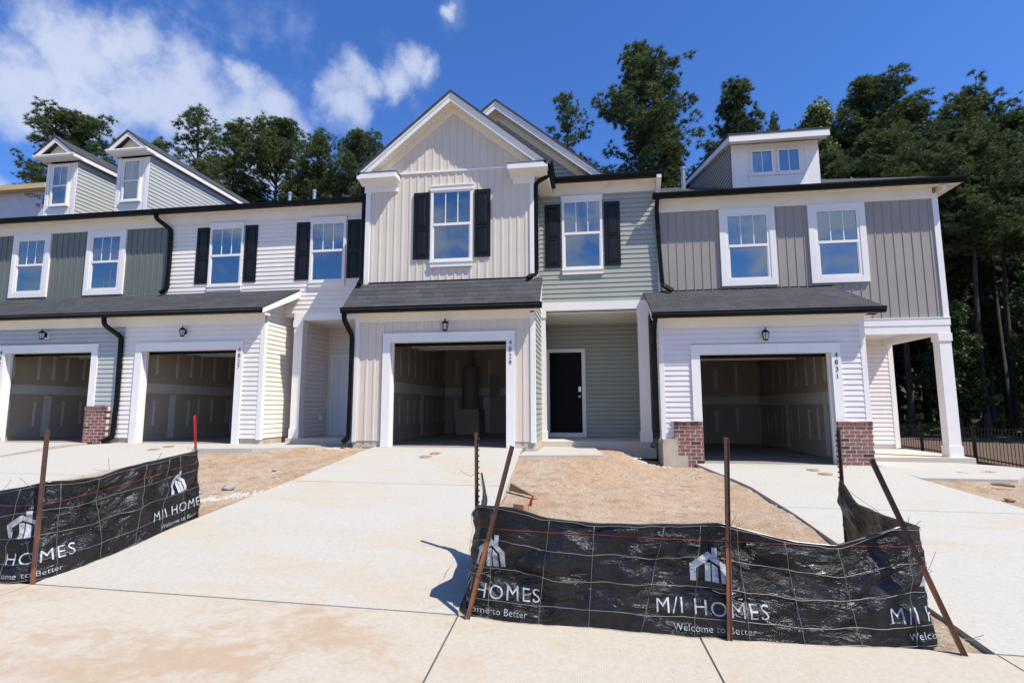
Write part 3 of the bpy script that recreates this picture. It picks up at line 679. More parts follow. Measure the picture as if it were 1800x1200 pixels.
# sidewalk panels (the apron in front of a driveway is one long panel)
cuts = [-60, -19.9, -15.9, -11.5, -8.4, -4.79, -1.045, 0.70, 2.60, 6.0, 8.0, 12.0, 60]
for i in range(len(cuts)-1):
    a, b = cuts[i], cuts[i+1]
    if b-a > 20: n = 2
    slab_strip('sidewalk', [(-6.6, a+0.007), (-9, a+0.007+(0.09 if i else 0))], [(-6.6, b-0.007), (-9, b-0.007+0.09)], [-6.612, -7.2, -7.8, -8.3], 'walk' if b < -1 else 'walk2', nx=12)
bm = B()
box(bm, -60, 60, -6.613, -6.591, -1.1, -0.9); obj('expansion_joint', bm, 'joint', None, struct='structure')
bm = B(); pts = []
for i in range(4):
    y = -6.62-i*0.56; pts.append((-1.045+0.09*(i*0.56)/2.4, y, gz(-1.0, y)-0.012))
tube(bm, pts, 0.011, 6); obj('joint_filler', bm, 'joint', None, struct='structure')
# kerb and street
bm = B()
for i in range(40):
    x0, x1 = -60+i*3, -57.006+i*3
    za, zb = gz(x0, -8.4), gz(x1, -8.4)
    for (ya, yb, t) in ((-8.46, -8.305, 0.0),): prism(bm, [(x0, ya, za-0.25), (x1, ya, zb-0.25), (x1, ya, zb+t), (x0, ya, za+t)], (0, yb-ya, 0))
obj('kerb', bm, 'walk2', None, struct='structure')
bm = B()
for i in range(24):
    x0, x1 = -60+i*5, -55+i*5; face(bm, [(x0, -8.46, gz(x0, -8.4)-0.14), (x1, -8.46, gz(x1, -8.4)-0.14), (x1, -16, gz(x1, -8.4)-0.10), (x0, -16, gz(x0, -8.4)-0.10)])
obj('road', bm, 'asph', None, struct='structure')
def pslab(name, pts, z=None, dz=0.0, th=0.12, m='conc2', struct='structure', par=None):
    bm = B(); P = [(x, y, (gz(x, y)+dz) if z is None else z) for x, y in pts]
    a = [bm.verts.new(p) for p in P]; c = [bm.verts.new((p[0], p[1], p[2]-th)) for p in P]; bm.faces.new(a)
    for i in range(len(a)): bm.faces.new((a[i], a[(i+1) % len(a)], c[(i+1) % len(a)], c[i]))
    return obj(name, bm, m, par, struct=struct)
pslab('walkway', [(-7.96, -0.80), (-6.75, -0.66), (-6.2, -0.35), (-5.5, 0.75), (-5.3, 1.28), (-7.2, 1.28), (-7.3, 0.72), (-7.96, 0.60)], z=-0.005)
pslab('walkway', [(-1.33, -0.95), (0.17, -0.72), (0.0, 1.39), (-1.10, 1.39), (-1.12, 0.0), (-1.36, 0.0)], z=-0.062)
pslab('walkway', [(5.21, -0.94), (6.62, -0.94), (7.6, 0.1), (7.4, 0.45), (6.95, 1.05), (5.2, 1.24), (5.19, 0.3)], dz=0.008)

# ------------------------------------------------------------------ townhouses
SL = 5/12
def frieze(par, x0, x1, y, z0, z1, t=0.03, name='frieze_board', m='soffit'):
    b = B(); box(b, x0, x1, y-t, y+0.01, z0, z1); return obj(name, b, m, par)
def eaves(par, x0, x1, ywall, yfront, zsof, ztop, m='soffit'):
    """soffit panel with vent slots, fascia"""
    b = B(); box(b, x0, x1, yfront+0.12, ywall, zsof, zsof+0.012)
    n = int((x1-x0)/0.30)
    for i in range(n):
        for j in range(3): box(b, x0+0.1+i*0.30+j*0.055, x0+0.13+i*0.30+j*0.055, yfront+0.19, yfront+0.196, zsof-0.002, zsof-0.0005, 1)
    box(b, x0, x1, yfront+0.12, yfront+0.145, zsof+0.012, ztop-0.01)
    return obj('soffit', b, [m, 'ink'], par)
def main_roof(par, x0, x1, ye, ze, yr=8.0, yb=14.5, th=0.06):
    b = B(); zr = ze+SL*(yr-ye); zb = zr-SL*(yb-yr)
    prism(b, [(x0, ye, ze), (x0, yr, zr), (x0, yb, zb), (x0, yb, zb-th), (x0, yr, zr-th), (x0, ye, ze-th)], (x1-x0, 0, 0))
    return obj('roof', b, 'shingle', par)
def core(par, x0, x1, y0, y1, z0, z1, m, name='wall_core'):
    b = B(); box(b, x0, x1, y0, y1, z0, z1); return obj(name, b, m, par)
def vent_pipe(par, x, y, z, h=0.5):
    b = B(); lathe(b, [(0.06, -0.3), (0.06, h-0.08), (0.075, h-0.08), (0.075, h-0.02), (0.05, h)], (x, y, z), 10); return obj('vent_pipe', b, 'galv', par)

# ---- A: green-grey house at the left edge
A = thing('townhouse', 'dark green-grey board and batten townhouse with two gabled dormers at the left edge', 'townhouse', (-14.4, 0.62, 0))
b = B(); wall_f(b, bnb, R(-18.2, -10.69, 3.5, 5.43), 1.36); obj('upper_siding', b, 'sidA', A)
b = B()
wall_f(b, lap, R(-18.2, -14.49, 0.12, 2.75), 0.619); wall_f(b, lap, R(-14.49, -11.71, 2.33, 2.75), 0.619, t0=0.12+0.108*20); wall_f(b, lap, R(-11.71, -11.02, 0.12, 2.75), 0.619)
obj('garage_siding', b, 'sidAg', A)
core(A, -18.2, -10.70, 1.375, 14, 2.9, 5.75, 'sidA')
frieze(A, -18.4, -10.69, 1.36, 5.43, 5.70); eaves(A, -18.4, -10.69, 1.36, 1.04, 5.69, 5.80); gutter(A, -18.4, -10.685, 1.04, 5.821)
frieze(A, -18.4, -11.02, 0.619, 2.74, 2.93); eaves(A, -18.4, -11.02, 0.619, 0.299, 2.925, 3.04)
gutter(A, -18.4, -11.022, 0.299, 3.055); shed_roof(A, -18.4, -11.02, 0.30, 3.045, 1.36, 3.676)
garage(A, -14.318, -11.878, 0.0, 2.15, 0.619, -14.75, -11.35, zbr=0.85)
boards(A, 'foundation', 'found', [(-18.2, -14.31, 0.63, 0.70, -0.3, 0.12), (-11.25, -11.03, 0.63, 0.70, -0.3, 0.12)])
brick_pier(A, -11.867, -11.248, 0.522, 0.66, -0.06, 0.842)
main_roof(A, -18.5, -10.69, 1.06, 5.80)
window(A, -15.348, -14.195, 3.714, 5.422, 1.36); window(A, -13.079, -11.929, 3.714, 5.422, 1.36)
window(A, -17.6, -16.45, 3.714, 5.422, 1.36)
lantern(A, -13.20, 0.619, 2.585); number(A, '4825', -14.42, 0.574, 2.215)
def gable_dormer(xl, xr, xp, el, er):
    d = B(); xc = (xl+xr)/2; yw = 1.96
    box(d, xl, xr, yw, yw+0.02, 5.9, 7.72)
    for a, c in ((xl, xl+0.11), (xr-0.11, xr)): box(d, a, c, yw-0.018, yw, 5.9, 7.72)
    dm = obj('dormer', d, 'trim', A)
    # cheeks
    for x, f in ((xl, wall_l), (xr, wall_r)):
        s = B(); f(s, lap, [(yw, 6.1), (yw, 7.75), (6.2, 7.75)], x, e=0.108); prism(s, [(x+(0.02 if f is wall_l else -0.02), yw+0.02, 6.1), (x+(0.02 if f is wall_l else -0.02), yw+0.02, 7.75), (x+(0.02 if f is wall_l else -0.02), 6.2, 7.75)], (0.001, 0, 0)); obj('dormer_siding', s, 'sidAg', dm)
    b = B(); sl = (8.40-7.908)/(xp-el); ye = 1.66; yb = 7.6; th = 0.05      # roof planes
    for sx in (el, er):
        prism(b, [(sx, ye-0.02, 7.908), (xp, ye-0.02, 8.40), (xp, ye-0.02, 8.40-th), (sx, ye-0.02, 7.908-th)], (0, yb-ye, 0))
    obj('dormer_roof', b, 'shingle', dm)
    b = B()
    for sx in (el, er):       # rake boards, then the closed cornice below
        prism(b, [(sx, ye, 7.908-th), (xp, ye, 8.40-th), (xp, ye, 8.40-th-0.13), (sx+(xp-sx)*0.26, ye, 7.908-th)], (0, 0.03, 0))
    box(b, el, er, ye, yw, 7.78, 7.908-th); box(b, el-0.02, er+0.02, ye-0.025, ye, 7.82, 7.908-th)
    for sx, q in ((el, 1), (er, -1)): box(b, min(sx, sx+q*0.03), max(sx, sx+q*0.03), yw, 6.6, 7.76, 7.86); box(b, min(sx+q*0.03, xl if q > 0 else xr), max(sx+q*0.03, xl if q > 0 else xr), yw, 6.4, 7.79, 7.80)
    obj('dormer_cornice', b, 'trim', dm)
    b = B(); prism(b, [(el+0.15, ye+0.20, 7.86), (er-0.15, ye+0.20, 7.86), (xp, ye+0.20, 8.33)], (0, 0.02, 0)); obj('pediment_panel', b, 'soffit', dm)
    b = B(); wx0, wx1, z0, z1 = xc-0.30, xc+0.26, 6.47, 7.66; f = 0.055; zm = (z0+z1)/2-0.02
    box(b, wx0, wx0+f, yw-0.04, yw, z0, z1); box(b, wx1-f, wx1, yw-0.04, yw, z0, z1); box(b, wx0+f, wx1-f, yw-0.04, yw, z1-f, z1); box(b, wx0+f, wx1-f, yw-0.04, yw, z0, z0+f); box(b, wx0+f, wx1-f, yw-0.042, yw, zm-0.025, zm+0.025)
    box(b, xc-0.03, xc-0.012, yw-0.03, yw-0.018, zm, z1-f); box(b, wx0-0.05, wx1+0.05, yw-0.065, yw, z0-0.035, z0)
    obj('dormer_window_frame', b, 'trim', dm)
    b = B(); face(b, [(wx0+f, yw-0.022, z0+f), (wx1-f, yw-0.020, z0+f), (wx1-f, yw-0.020, zm), (wx0+f, yw-0.021, zm)]); face(b, [(wx0+f, yw-0.024, zm), (wx1-f, yw-0.021, zm), (wx1-f, yw-0.025, z1-f), (wx0+f, yw-0.026, z1-f)]); obj('pane', b, 'glass', dm)
gable_dormer(-15.273, -14.29, -14.793, -15.44, -14.155); gable_dormer(-12.996, -12.01, -12.495, -13.12, -11.87)

# ---- B: off-white house
Bh = thing('townhouse', 'off-white lap sided townhouse with black shutters, between the green-grey and beige ones', 'townhouse', (-8.2, 0.62, 0))
b = B(); wall_f(b, lap, R(-10.69, -4.93, 3.079, 5.50), 1.36); obj('upper_siding', b, 'sidB', Bh)
core(Bh, -10.69, -4.97, 1.375, 14, 3.0, 5.75, 'sidB')
b = B(); t0 = 0.12
wall_f(b, lap, R(-11.02, -10.70, 0.12, 2.75), 0.619); wall_f(b, lap, R(-10.70, -7.925, 2.33, 2.75), 0.619, t0=t0+0.108*20); wall_f(b, lap, R(-7.925, -7.50, 0.12, 2.75), 0.619)
obj('garage_siding', b, 'sidB', Bh)
b = B(); wall_r(b, lap, [(0.64, 0.12), (1.36, 0.12), (1.36, 3.62), (0.64, 3.16)], -7.425); wall_r(b, lap, R(1.36, 2.5, 0.12, 3.2), -7.425); wall_r(b, lap, R(1.36, 2.927, 0.10, 2.95), -7.04); wall_f(b, lap, R(-7.04, -4.95, 0.10, 2.95), 2.927)
obj('porch_siding', b, 'sidB', Bh)
boards(Bh, 'corner_board', 'trim', [(-7.515, -7.41, 0.593, 0.619, 0.09, 2.90), (-7.425, -7.403, 0.619, 0.70, 0.09, 2.95)])
frieze(Bh, -10.69, -4.95, 1.36, 5.50, 5.70, m='sidB'); eaves(Bh, -10.69, -4.95, 1.36, 1.04, 5.69, 5.80); gutter(Bh, -10.683, -4.97, 1.04, 5.821)
frieze(Bh, -11.018, -7.41, 0.619, 2.74, 2.93); eaves(Bh, -11.018, -7.35, 0.619, 0.299, 2.925, 3.04)
gutter(Bh, -11.018, -7.332, 0.299, 3.055); shed_roof(Bh, -11.018, -7.34, 0.30, 3.045, 1.36, 3.676, xbr=-7.02)
b = B(); dx = 0.32                                                       # rake board and its little return
prism(b, [(-7.345, 0.34, 2.93), (-7.345, 0.34, 3.03), (-7.025, 1.355, 3.625), (-7.025, 1.355, 3.47), (-7.345, 0.55, 3.00)], (0.022, 0, 0))
prism(b, [(-7.345, 0.42, 2.90), (-7.345, 0.619, 2.90), (-7.345, 0.619, 3.05), (-7.345, 0.42, 2.97)], (0.03, 0, 0))
prism(b, [(-7.42, 0.62, 3.10), (-7.24, 0.62, 3.10), (-7.03, 1.355, 3.53), (-7.42, 1.355, 3.53)], (0, 0, 0.01)); obj('rake_board', b, 'trim', Bh)
garage(Bh, -10.533, -8.093, 0.0, 2.14, 0.619, -10.95, -7.6)
boards(Bh, 'foundation', 'found', [(-11.02, -10.71, 0.63, 0.70, -0.3, 0.12), (-7.92, -7.42, 0.63, 0.70, -0.3, 0.12), (-7.44, -7.42, 0.70, 2.5, -0.3, 0.12)])
main_roof(Bh, -10.688, -5.0, 1.06, 5.80)
for a, c, s0, s1, s2, s3 in ((-9.516, -8.596, -9.894, -9.545, -8.565, -8.222), (-6.793, -5.879, -7.18, -6.825, -5.845, -5.503)):
    window(Bh, a, c, 3.705, 5.443, 1.35, 'head'); shutter(Bh, s0, s1, 3.90, 5.358, 1.36); shutter(Bh, s2, s3, 3.90, 5.358, 1.36)
lantern(Bh, -9.42, 0.619, 2.575); number(Bh, '4827', -8.01, 0.574, 2.185)
b = B(); box(b, -7.131, -4.95, 1.325, 1.36, 2.897, 3.079); box(b, -7.0, -4.95, 1.36, 1.45, 2.897, 3.05); obj('porch_beam', b, 'trim', Bh)
b = B(); box(b, -7.04, -4.95, 1.45, 2.93, 2.90, 2.93); obj('porch_ceiling', b, 'trim', Bh)
column(Bh, -7.131, -6.91, 1.34, 1.55, 0.09, 2.897)
b = B(); box(b, -7.20, -4.95, 1.285, 2.93, -0.12, 0.09); obj('porch_floor', b, 'slab', Bh)
b = B(); dx0 = -6.931
box(b, dx0, dx0+0.09, 2.88, 2.927, 0.09, 2.223); box(b, dx0+0.98, dx0+1.07, 2.88, 2.927, 0.09, 2.223); box(b, dx0+0.09, dx0+0.98, 2.88, 2.927, 2.133, 2.223); box(b, dx0+0.09, dx0+0.98, 2.87, 2.927, 0.09, 0.15)
fd = obj('front_door', b, 'trim', Bh)
def door_leaf(par, x0, x1, y, z0, z1, m, two=True):
    b = B(); box(b, x0, x1, y-0.02, y, z0, z1)
    zm = z0+(z1-z0)*0.42
    for za, zb in ((z0+0.18, zm-0.05), (zm+0.07, z1-0.14)):
        for o, h in ((0.0, 0.008), (0.03, 0.004)):
            X0, X1, Z0, Z1 = x0+0.13+o, x1-0.13-o, za+o, zb-o; g = 0.012
            box(b, X0, X0+g, y-0.02-h, y-0.02, Z0, Z1); box(b, X1-g, X1, y-0.02-h, y-0.02, Z0, Z1); box(b, X0+g, X1-g, y-0.02-h, y-0.02, Z0, Z0+g); box(b, X0+g, X1-g, y-0.02-h, y-0.02, Z1-g, Z1)
        box(b, x0+0.19, x1-0.19, y-0.027, y-0.02, za+0.06, zb-0.06)
    return obj('door_leaf', b, m, par)
door_leaf(fd, dx0+0.09, dx0+0.98, 2.925, 0.16, 2.13, 'door_white')
b = B(); box(b, -7.024, -6.995, 2.48, 2.60, 0.47, 0.63); box(b, -6.995, -6.93, 2.50, 2.58, 0.49, 0.60); obj('outlet_box', b, 'plastic', Bh)
vent_pipe(Bh, -10.42, 6.3, 7.93, 0.42); vent_pipe(Bh, -9.5, 6.3, 7.93, 0.45)

# ---- C: beige gabled house with a sage wing
C = thing('townhouse', 'beige board and batten townhouse with a tall front gable and a sage green side', 'townhouse', (-3.0, 0, 0))
b = B()
wall_f(b, bnb, R(-4.87, -4.345, 0.12, 2.60), 0.0); wall_f(b, bnb, R(-4.345, -1.552, 2.32, 2.60), 0.0); wall_f(b, bnb, R(-1.552, -1.22, 0.12, 2.60), 0.0); obj('garage_siding', b, 'sidC', C)
b = B(); cb = B()
zu = lambda x: 7.699-0.8285*abs(x+2.955)-0.24
wall_f(b, bnb, [(-4.93, 3.40), (-1.19, 3.40), (-1.19, zu(-1.19)), (-2.955, zu(-2.955)), (-4.93, zu(-4.93))], 0.349, s0=-4.80); obj('gable_siding', b, 'sidC', C)
b = B(); prism(b, [(-4.93, 0.36, 2.7), (-1.19, 0.36, 2.7), (-1.19, 0.36, zu(-1.19)), (-2.955, 0.36, zu(-2.955)), (-4.93, 0.36, zu(-4.93))], (0, 2.5, 0)); obj('wall_core', b, 'sidC', C)
b = B(); wall_r(b, lap, R(0.02, 1.46, 0.12, 3.0), -1.152); wall_r(b, lap, R(0.37, 1.46, 3.0, 5.9), -1.185); obj('side_siding', b, 'sidCg', C)
boards(C, 'corner_board', 'trim', [(-4.948, -4.86, -0.024, 0, 0.10, 2.70), (-1.225, -1.135, -0.024, 0, 0.10, 2.70), (-4.948, -4.84, 0.322, 0.349, 3.47, 5.78), (-1.26, -1.172, 0.322, 0.349, 3.47, 5.78)])
b = B()
box(b, -1.150, -1.130, 0, 0.085, 0.10, 2.95)
obj('corner_board', b, 'trim', C)
frieze(C, -4.86, -1.225, 0.0, 2.58, 2.74); eaves(C, -5.10, -1.02, 0.0, -0.32, 2.735, 2.85); gutter(C, -5.167, -0.965, -0.32, 2.861)
shed_roof(C, -5.12, -1.00, -0.315, 2.852, 0.349, 3.505, xbl=-5.12, xbr=-1.0)
for x in (-5.10, -1.03): b = B(); prism(b, [(x, -0.2, 2.735), (x, 0.0, 2.735), (x, 0.349, 3.30), (x, 0.349, 3.46), (x, -0.2, 2.93)], (0.02, 0, 0)); obj('rake_board', b, 'trim', C)
b = B(); prism(b, [(-5.08, -0.18, 2.74), (-5.08, 0.34, 3.32), (-4.95, 0.34, 3.32), (-4.95, -0.18, 2.74)], (0, 0, 0.01)); obj('rake_soffit', b, 'trim', C); b = B(); prism(b, [(-1.135, -0.18, 2.74), (-1.135, 0.34, 3.32), (-1.03, 0.34, 3.32), (-1.03, -0.18, 2.74)], (0, 0, 0.01)); obj('rake_soffit', b, 'trim', C)
# pieces of the lower roof beside the bay, running back to the main walls
b = B(); prism(b, [(-5.12, 0.35, 3.46), (-4.955, 0.35, 3.46), (-4.955, 1.35, 4.28), (-5.12, 0.36, 3.50)], (0, 0, 0.045)); obj('roof_flashing', b, 'shingle', C)
b = B(); box(b, -4.93, -1.19, 0.335, 0.349, 3.455, 3.525); obj('roof_flashing', b, 'black', C)
garage(C, -4.154, -1.714, 0.0, 2.145, 0.0, -4.72, -1.33)
boards(C, 'foundation', 'found', [(-4.94, -4.32, 0.01, 0.08, -0.35, 0.12), (-1.55, -1.14, 0.01, 0.08, -0.35, 0.12), (-1.16, -1.14, 0.08, 1.42, -0.3, 0.12)])
lantern(C, -2.96, 0.0, 2.47); number(C, '4829', -1.632, -0.045, 2.145)
# water heater closet and electrical panel at the back of the garage
b = B(); lathe(b, [(0.24, 0.75), (0.25, 0.78), (0.25, 2.0), (0.22, 2.06), (0.06, 2.08), (0.06, 2.7)], (-3.75, 5.7, 0), 18); box(b, -4.1, -3.4, 5.35, 6.28, 0.0, 0.75, 1); obj('water_heater', b, ['applwhite', 'drywall'], C)
b = B(); box(b, -3.25, -2.92, 6.27, 6.30, 1.15, 1.80); obj('breaker_panel', b, 'applwhite', C)
# gable roof
b = B(); pk, zp, el, er, ze = -2.955, 7.699, -5.049, -0.861, 5.967; th = 0.05; SLg = (zp-ze)/(pk-el)
for sx in (el-0.03, er+0.03):
    prism(b, [(sx, 0.03, ze-0.02), (pk, 0.03, zp), (pk, 0.03, zp-th), (sx, 0.03, ze-0.02-th)], (0, 6.5, 0))
obj('gable_roof', b, 'shingle', C)
b = B()
for sx in (el, er):
    q = 1 if sx < pk else -1
    prism(b, [(sx, 0.049, ze-0.05), (pk, 0.049, zp-0.05), (pk, 0.049, zp-0.115), (sx, 0.049, ze-0.115)], (0, 0.05, 0))
    prism(b, [(sx, 0.065, ze-0.115), (pk, 0.065, zp-0.115), (pk, 0.065, zp-0.24), (sx+q*0.15, 0.065, ze-0.115)], (0, 0.03, 0))
obj('rake_board', b, 'trim', C)
b = B()
for sx in (el, er):
    prism(b, [(sx, 0.095, ze-0.16), (pk, 0.095, zp-0.20), (pk, 0.095, zp-0.215), (sx, 0.095, ze-0.175)], (0, 0.26, 0))
    nv = 26
    for i in range(2, nv-1):        # vent slots
        t = i/nv; xx = sx+(pk-sx)*t; zz = ze-0.17+(zp-0.21-ze+0.17)*t
        box(b, xx-0.012, xx+0.012, 0.20, 0.206, zz-0.012, zz-0.004, 1)
    prism(b, [(sx+0.1*(1 if sx < pk else -1), 0.325, ze-0.10), (pk, 0.325, zp-0.215), (pk, 0.325, zp-0.40), (sx+0.3*(1 if sx < pk else -1), 0.325, ze-0.10)], (0, 0.03, 0))
obj('soffit', b, ['soffit', 'ink'], C)
b = B()
for x0, x1 in ((-5.06, -4.17), (-1.70, -0.85)):
    box(b, x0, x1, 0.049, 0.33, 5.80, 5.925); prism(b, [(x0+0.02, 0.075, 5.80), (x1-0.02, 0.075, 5.80), (x1-0.02, 0.349, 5.70), (x0+0.02, 0.349, 5.70)], (0, 0, 0.02)); box(b, x0+0.08, x1-0.04 if x0 < -3 else x1-0.30, 0.31, 0.349, 5.57, 5.72)
    box(b, x0+0.01, x1-0.01, 0.06, 0.34, 5.94, 5.955)
box(b, -4.17, -1.70, 0.318, 0.349, 5.955, 5.995)
obj('cornice_return', b, 'trim', C)
boards(C, 'drip_edge', 'black', [(x0, x1, 0.04, 0.34, 5.925, 5.94) for x0, x1 in ((-5.07, -4.16), (-1.71, -0.84))])
boards(C, 'side_soffit', 'soffit', [(-5.05, -4.94, 0.33, 1.36, 5.70, 5.86), (-1.18, -0.86, 0.33, 1.40, 5.70, 5.86)])
gutter(C, 0.07, 1.02, -5.17, 5.975, axis='-x'); gutter(C, 0.07, 1.40, -0.745, 5.975, axis='+x')
window(C, -3.436, -2.501, 3.803, 5.632, 0.335, 'head'); shutter(C, -3.831, -3.475, 3.994, 5.501, 0.345); shutter(C, -2.465, -2.11, 3.994, 5.501, 0.345)
# sage wing
b = B(); wall_f(b, lap, R(-1.18, 1.50, 3.165, 5.70), 1.46); obj('upper_siding', b, 'sidCg', C)
core(C, -1.19, 1.50, 1.475, 14, 3.0, 5.95, 'sidCg')
frieze(C, -1.18, 1.52, 1.46, 5.69, 5.90); eaves(C, -1.15, 1.62, 1.46, 1.141, 5.90, 6.01); gutter(C, -0.98, 1.655, 1.13, 6.027)
b = B(); box(b, 1.50, 1.53, 1.43, 1.50, 5.2, 5.92); box(b, 1.49, 1.53, 1.43, 1.47, 3.3, 5.25); prism(b, [(1.505, 1.15, 5.88), (1.505, 1.47, 5.60), (1.505, 5.0, 7.1), (1.505, 5.0, 7.5), (1.505, 1.15, 6.0)], (0.1, 0, 0)); obj('corner_board', b, 'trim', C)
window(C, -0.636, 0.288, 3.801, 5.664, 1.45, 'head'); shutter(C, -1.034, -0.672, 3.977, 5.485, 1.455); shutter(C, 0.322, 0.688, 3.977, 5.485, 1.455)
main_roof(C, -5.0, 1.60, 1.16, 6.01)
b = B(); pz = 8.14; px_ = -2.18; sl = 0.805; f = lambda x: pz-sl*abs(x-px_)
prism(b, [(px_, 1.25, pz), (0.45, 1.25, f(0.45)), (0.45, 1.25, f(0.45)-0.05), (px_, 1.25, pz-0.05)], (0, 6, 0)); prism(b, [(px_, 1.25, pz), (-4.9, 1.25, f(-4.9)), (-4.9, 1.25, f(-4.9)-0.05), (px_, 1.25, pz-0.05)], (0, 6, 0)); obj('gable_roof', b, 'shingle', C)
b = B()
for ex in (0.42, -4.85):
    prism(b, [(px_, 1.27, pz-0.05), (ex, 1.27, f(ex)-0.05), (ex, 1.27, f(ex)-0.115), (px_, 1.27, pz-0.115)], (0, 0.04, 0)); prism(b, [(px_, 1.285, pz-0.115), (ex, 1.285, f(ex)-0.115), (ex, 1.285, f(ex)-0.24), (px_, 1.285, pz-0.24)], (0, 0.03, 0))
obj('rake_board', b, 'trim', C)
b = B()
prism(b, [(px_, 1.31, pz-0.20), (0.42, 1.31, f(0.42)-0.20), (0.42, 1.31, f(0.42)-0.215), (px_, 1.31, pz-0.215)], (0, 0.29, 0)); prism(b, [(px_, 1.575, pz-0.215), (0.42, 1.575, f(0.42)-0.215), (0.42, 1.575, f(0.42)-0.38), (px_, 1.575, pz-0.38)], (0, 0.025, 0))
prism(b, [(px_, 1.31, pz-0.20), (-4.8, 1.31, f(-4.8)-0.20), (-4.8, 1.31, f(-4.8)-0.215), (px_, 1.31, pz-0.215)], (0, 0.29, 0)); prism(b, [(px_, 1.575, pz-0.215), (-4.8, 1.575, f(-4.8)-0.215), (-4.8, 1.575, f(-4.8)-0.38), (px_, 1.575, pz-0.38)], (0, 0.025, 0))
for i in range(3, 24):
    xx = px_+(0.42-px_)*i/24; box(b, xx-0.012, xx+0.012, 1.43, 1.436, f(xx)-0.228, f(xx)-0.217, 1)
obj('soffit', b, ['soffit', 'ink'], C)
b = B(); wall_f(b, lap, [(-4.6, 5.98), (0.42, 5.98), (px_, pz-0.22)], 1.60); obj('gable_siding', b, 'sidCg', C)
# porch
b = B(); wall_f(b, lap, R(-1.15, 1.33, 0.06, 3.0), 3.26); wall_l(b, lap, R(1.46, 3.26, 0.06, 3.0), 1.30); wall_r(b, lap, R(1.46, 3.26, 0.06, 3.0), -1.19); obj('porch_siding', b, 'sidCg', C)
b = B(); box(b, -1.20, 1.28, 1.425, 1.46, 2.978, 3.165); box(b, -1.1, 1.28, 1.46, 1.60, 2.978, 3.1); obj('porch_beam', b, 'trim', C)
b = B(); box(b, -1.19, 1.30, 1.60, 3.26, 2.93, 2.96)
for i in range(16): box(b, -1.15+i*0.152, -1.138+i*0.152, 1.62, 3.24, 2.926, 2.93)
obj('porch_ceiling', b, 'trim', C)
b = B(); lathe(b, [(0.07, -0.02), (0.085, 0)], (0.35, 2.35, 2.926), 16); obj('ceiling_light', b, 'plastic', C)
column(C, -1.235, -1.045, 1.44, 1.64, 0.05, 2.978); column(C, 1.02, 1.24, 1.44, 1.64, 0.05, 2.978)
b = B(); box(b, -1.15, 1.32, 1.40, 3.26, -0.30, 0.05); obj('porch_floor', b, 'slab', C)
b = B()
box(b, -1.196, -1.10, 3.21, 3.26, 0.05, 2.291); box(b, -0.275, -0.182, 3.21, 3.26, 0.05, 2.291); box(b, -1.10, -0.275, 3.21, 3.26, 2.20, 2.291); box(b, -1.12, -0.25, 3.19, 3.26, 0.05, 0.16)
fd = obj('front_door', b, 'trim', C); door_leaf(fd, -1.10, -0.275, 3.255, 0.165, 2.20, 'door_black', True)
boards(fd, 'keypad', 'chrome', [(-0.365, -0.30, 3.195, 3.232, 1.19, 1.32)]); b = B(); lathe(b, [(0.03, 0), (0.03, -0.012), (0.012, -0.02), (0.012, -0.045), (0.030, -0.055), (0.032, -0.075), (0.02, -0.088)], (-0.335, 3.235, 1.07), 12, 'y'); obj('door_knob', b, 'chrome', fd)

# ---- D: taupe end house
D = thing('townhouse', 'taupe end townhouse with a flat-roofed white dormer, brick piers and corner porch', 'townhouse', (3.3, 0.46, -0.3))
b = B(); wall_f(b, bnb, R(1.535, 7.20, 2.595, 5.16), 1.446, s0=1.56, e=0.178, wd=0.016, h=0.014); obj('upper_siding', b, 'sidD', D)
core(D, 1.54, 7.255, 1.46, 14, 2.45, 5.45, 'sidD')
b = B(); wall_r(b, bnb, R(1.46, 14, 2.6, 5.4), 7.258); wall_r(b, lap, R(3.70, 14, -0.15, 2.6), 7.258); obj('side_siding', b, 'sidD', D)
core(D, 5.2, 7.24, 3.72, 14, -0.8, 2.45, 'sidDg')
boards(D, 'corner_board', 'trim', [(7.165, 7.275, 1.42, 1.446, 2.595, 5.26), (7.25, 7.277, 1.446, 1.53, 2.595, 5.30)])
frieze(D, 1.53, 7.18, 1.446, 5.15, 5.40); eaves(D, 1.50, 7.66, 1.446, 1.126, 5.395, 5.50); gutter(D, 1.40, 7.69, 1.126, 5.513)
b = B(); box(b, 7.275, 7.66, 1.43, 14, 5.395, 5.41); prism(b, [(7.66, 1.24, 5.39), (7.66, 1.24, 5.49), (7.66, 8.0, 8.31), (7.66, 8.0, 8.20)], (0.02, 0, 0)); prism(b, [(7.28, 1.25, 5.26), (7.28, 1.446, 5.26), (7.28, 1.446, 5.39), (7.28, 1.25, 5.39)], (0.09, 0, 0)); obj('side_soffit', b, 'soffit', D)
main_roof(D, 1.62, 7.69, 1.15, 5.50, yr=9.0, yb=15)
window(D, 2.84, 4.005, 3.408, 5.144, 1.44); window(D, 4.683, 5.829, 3.408, 5.144, 1.44)
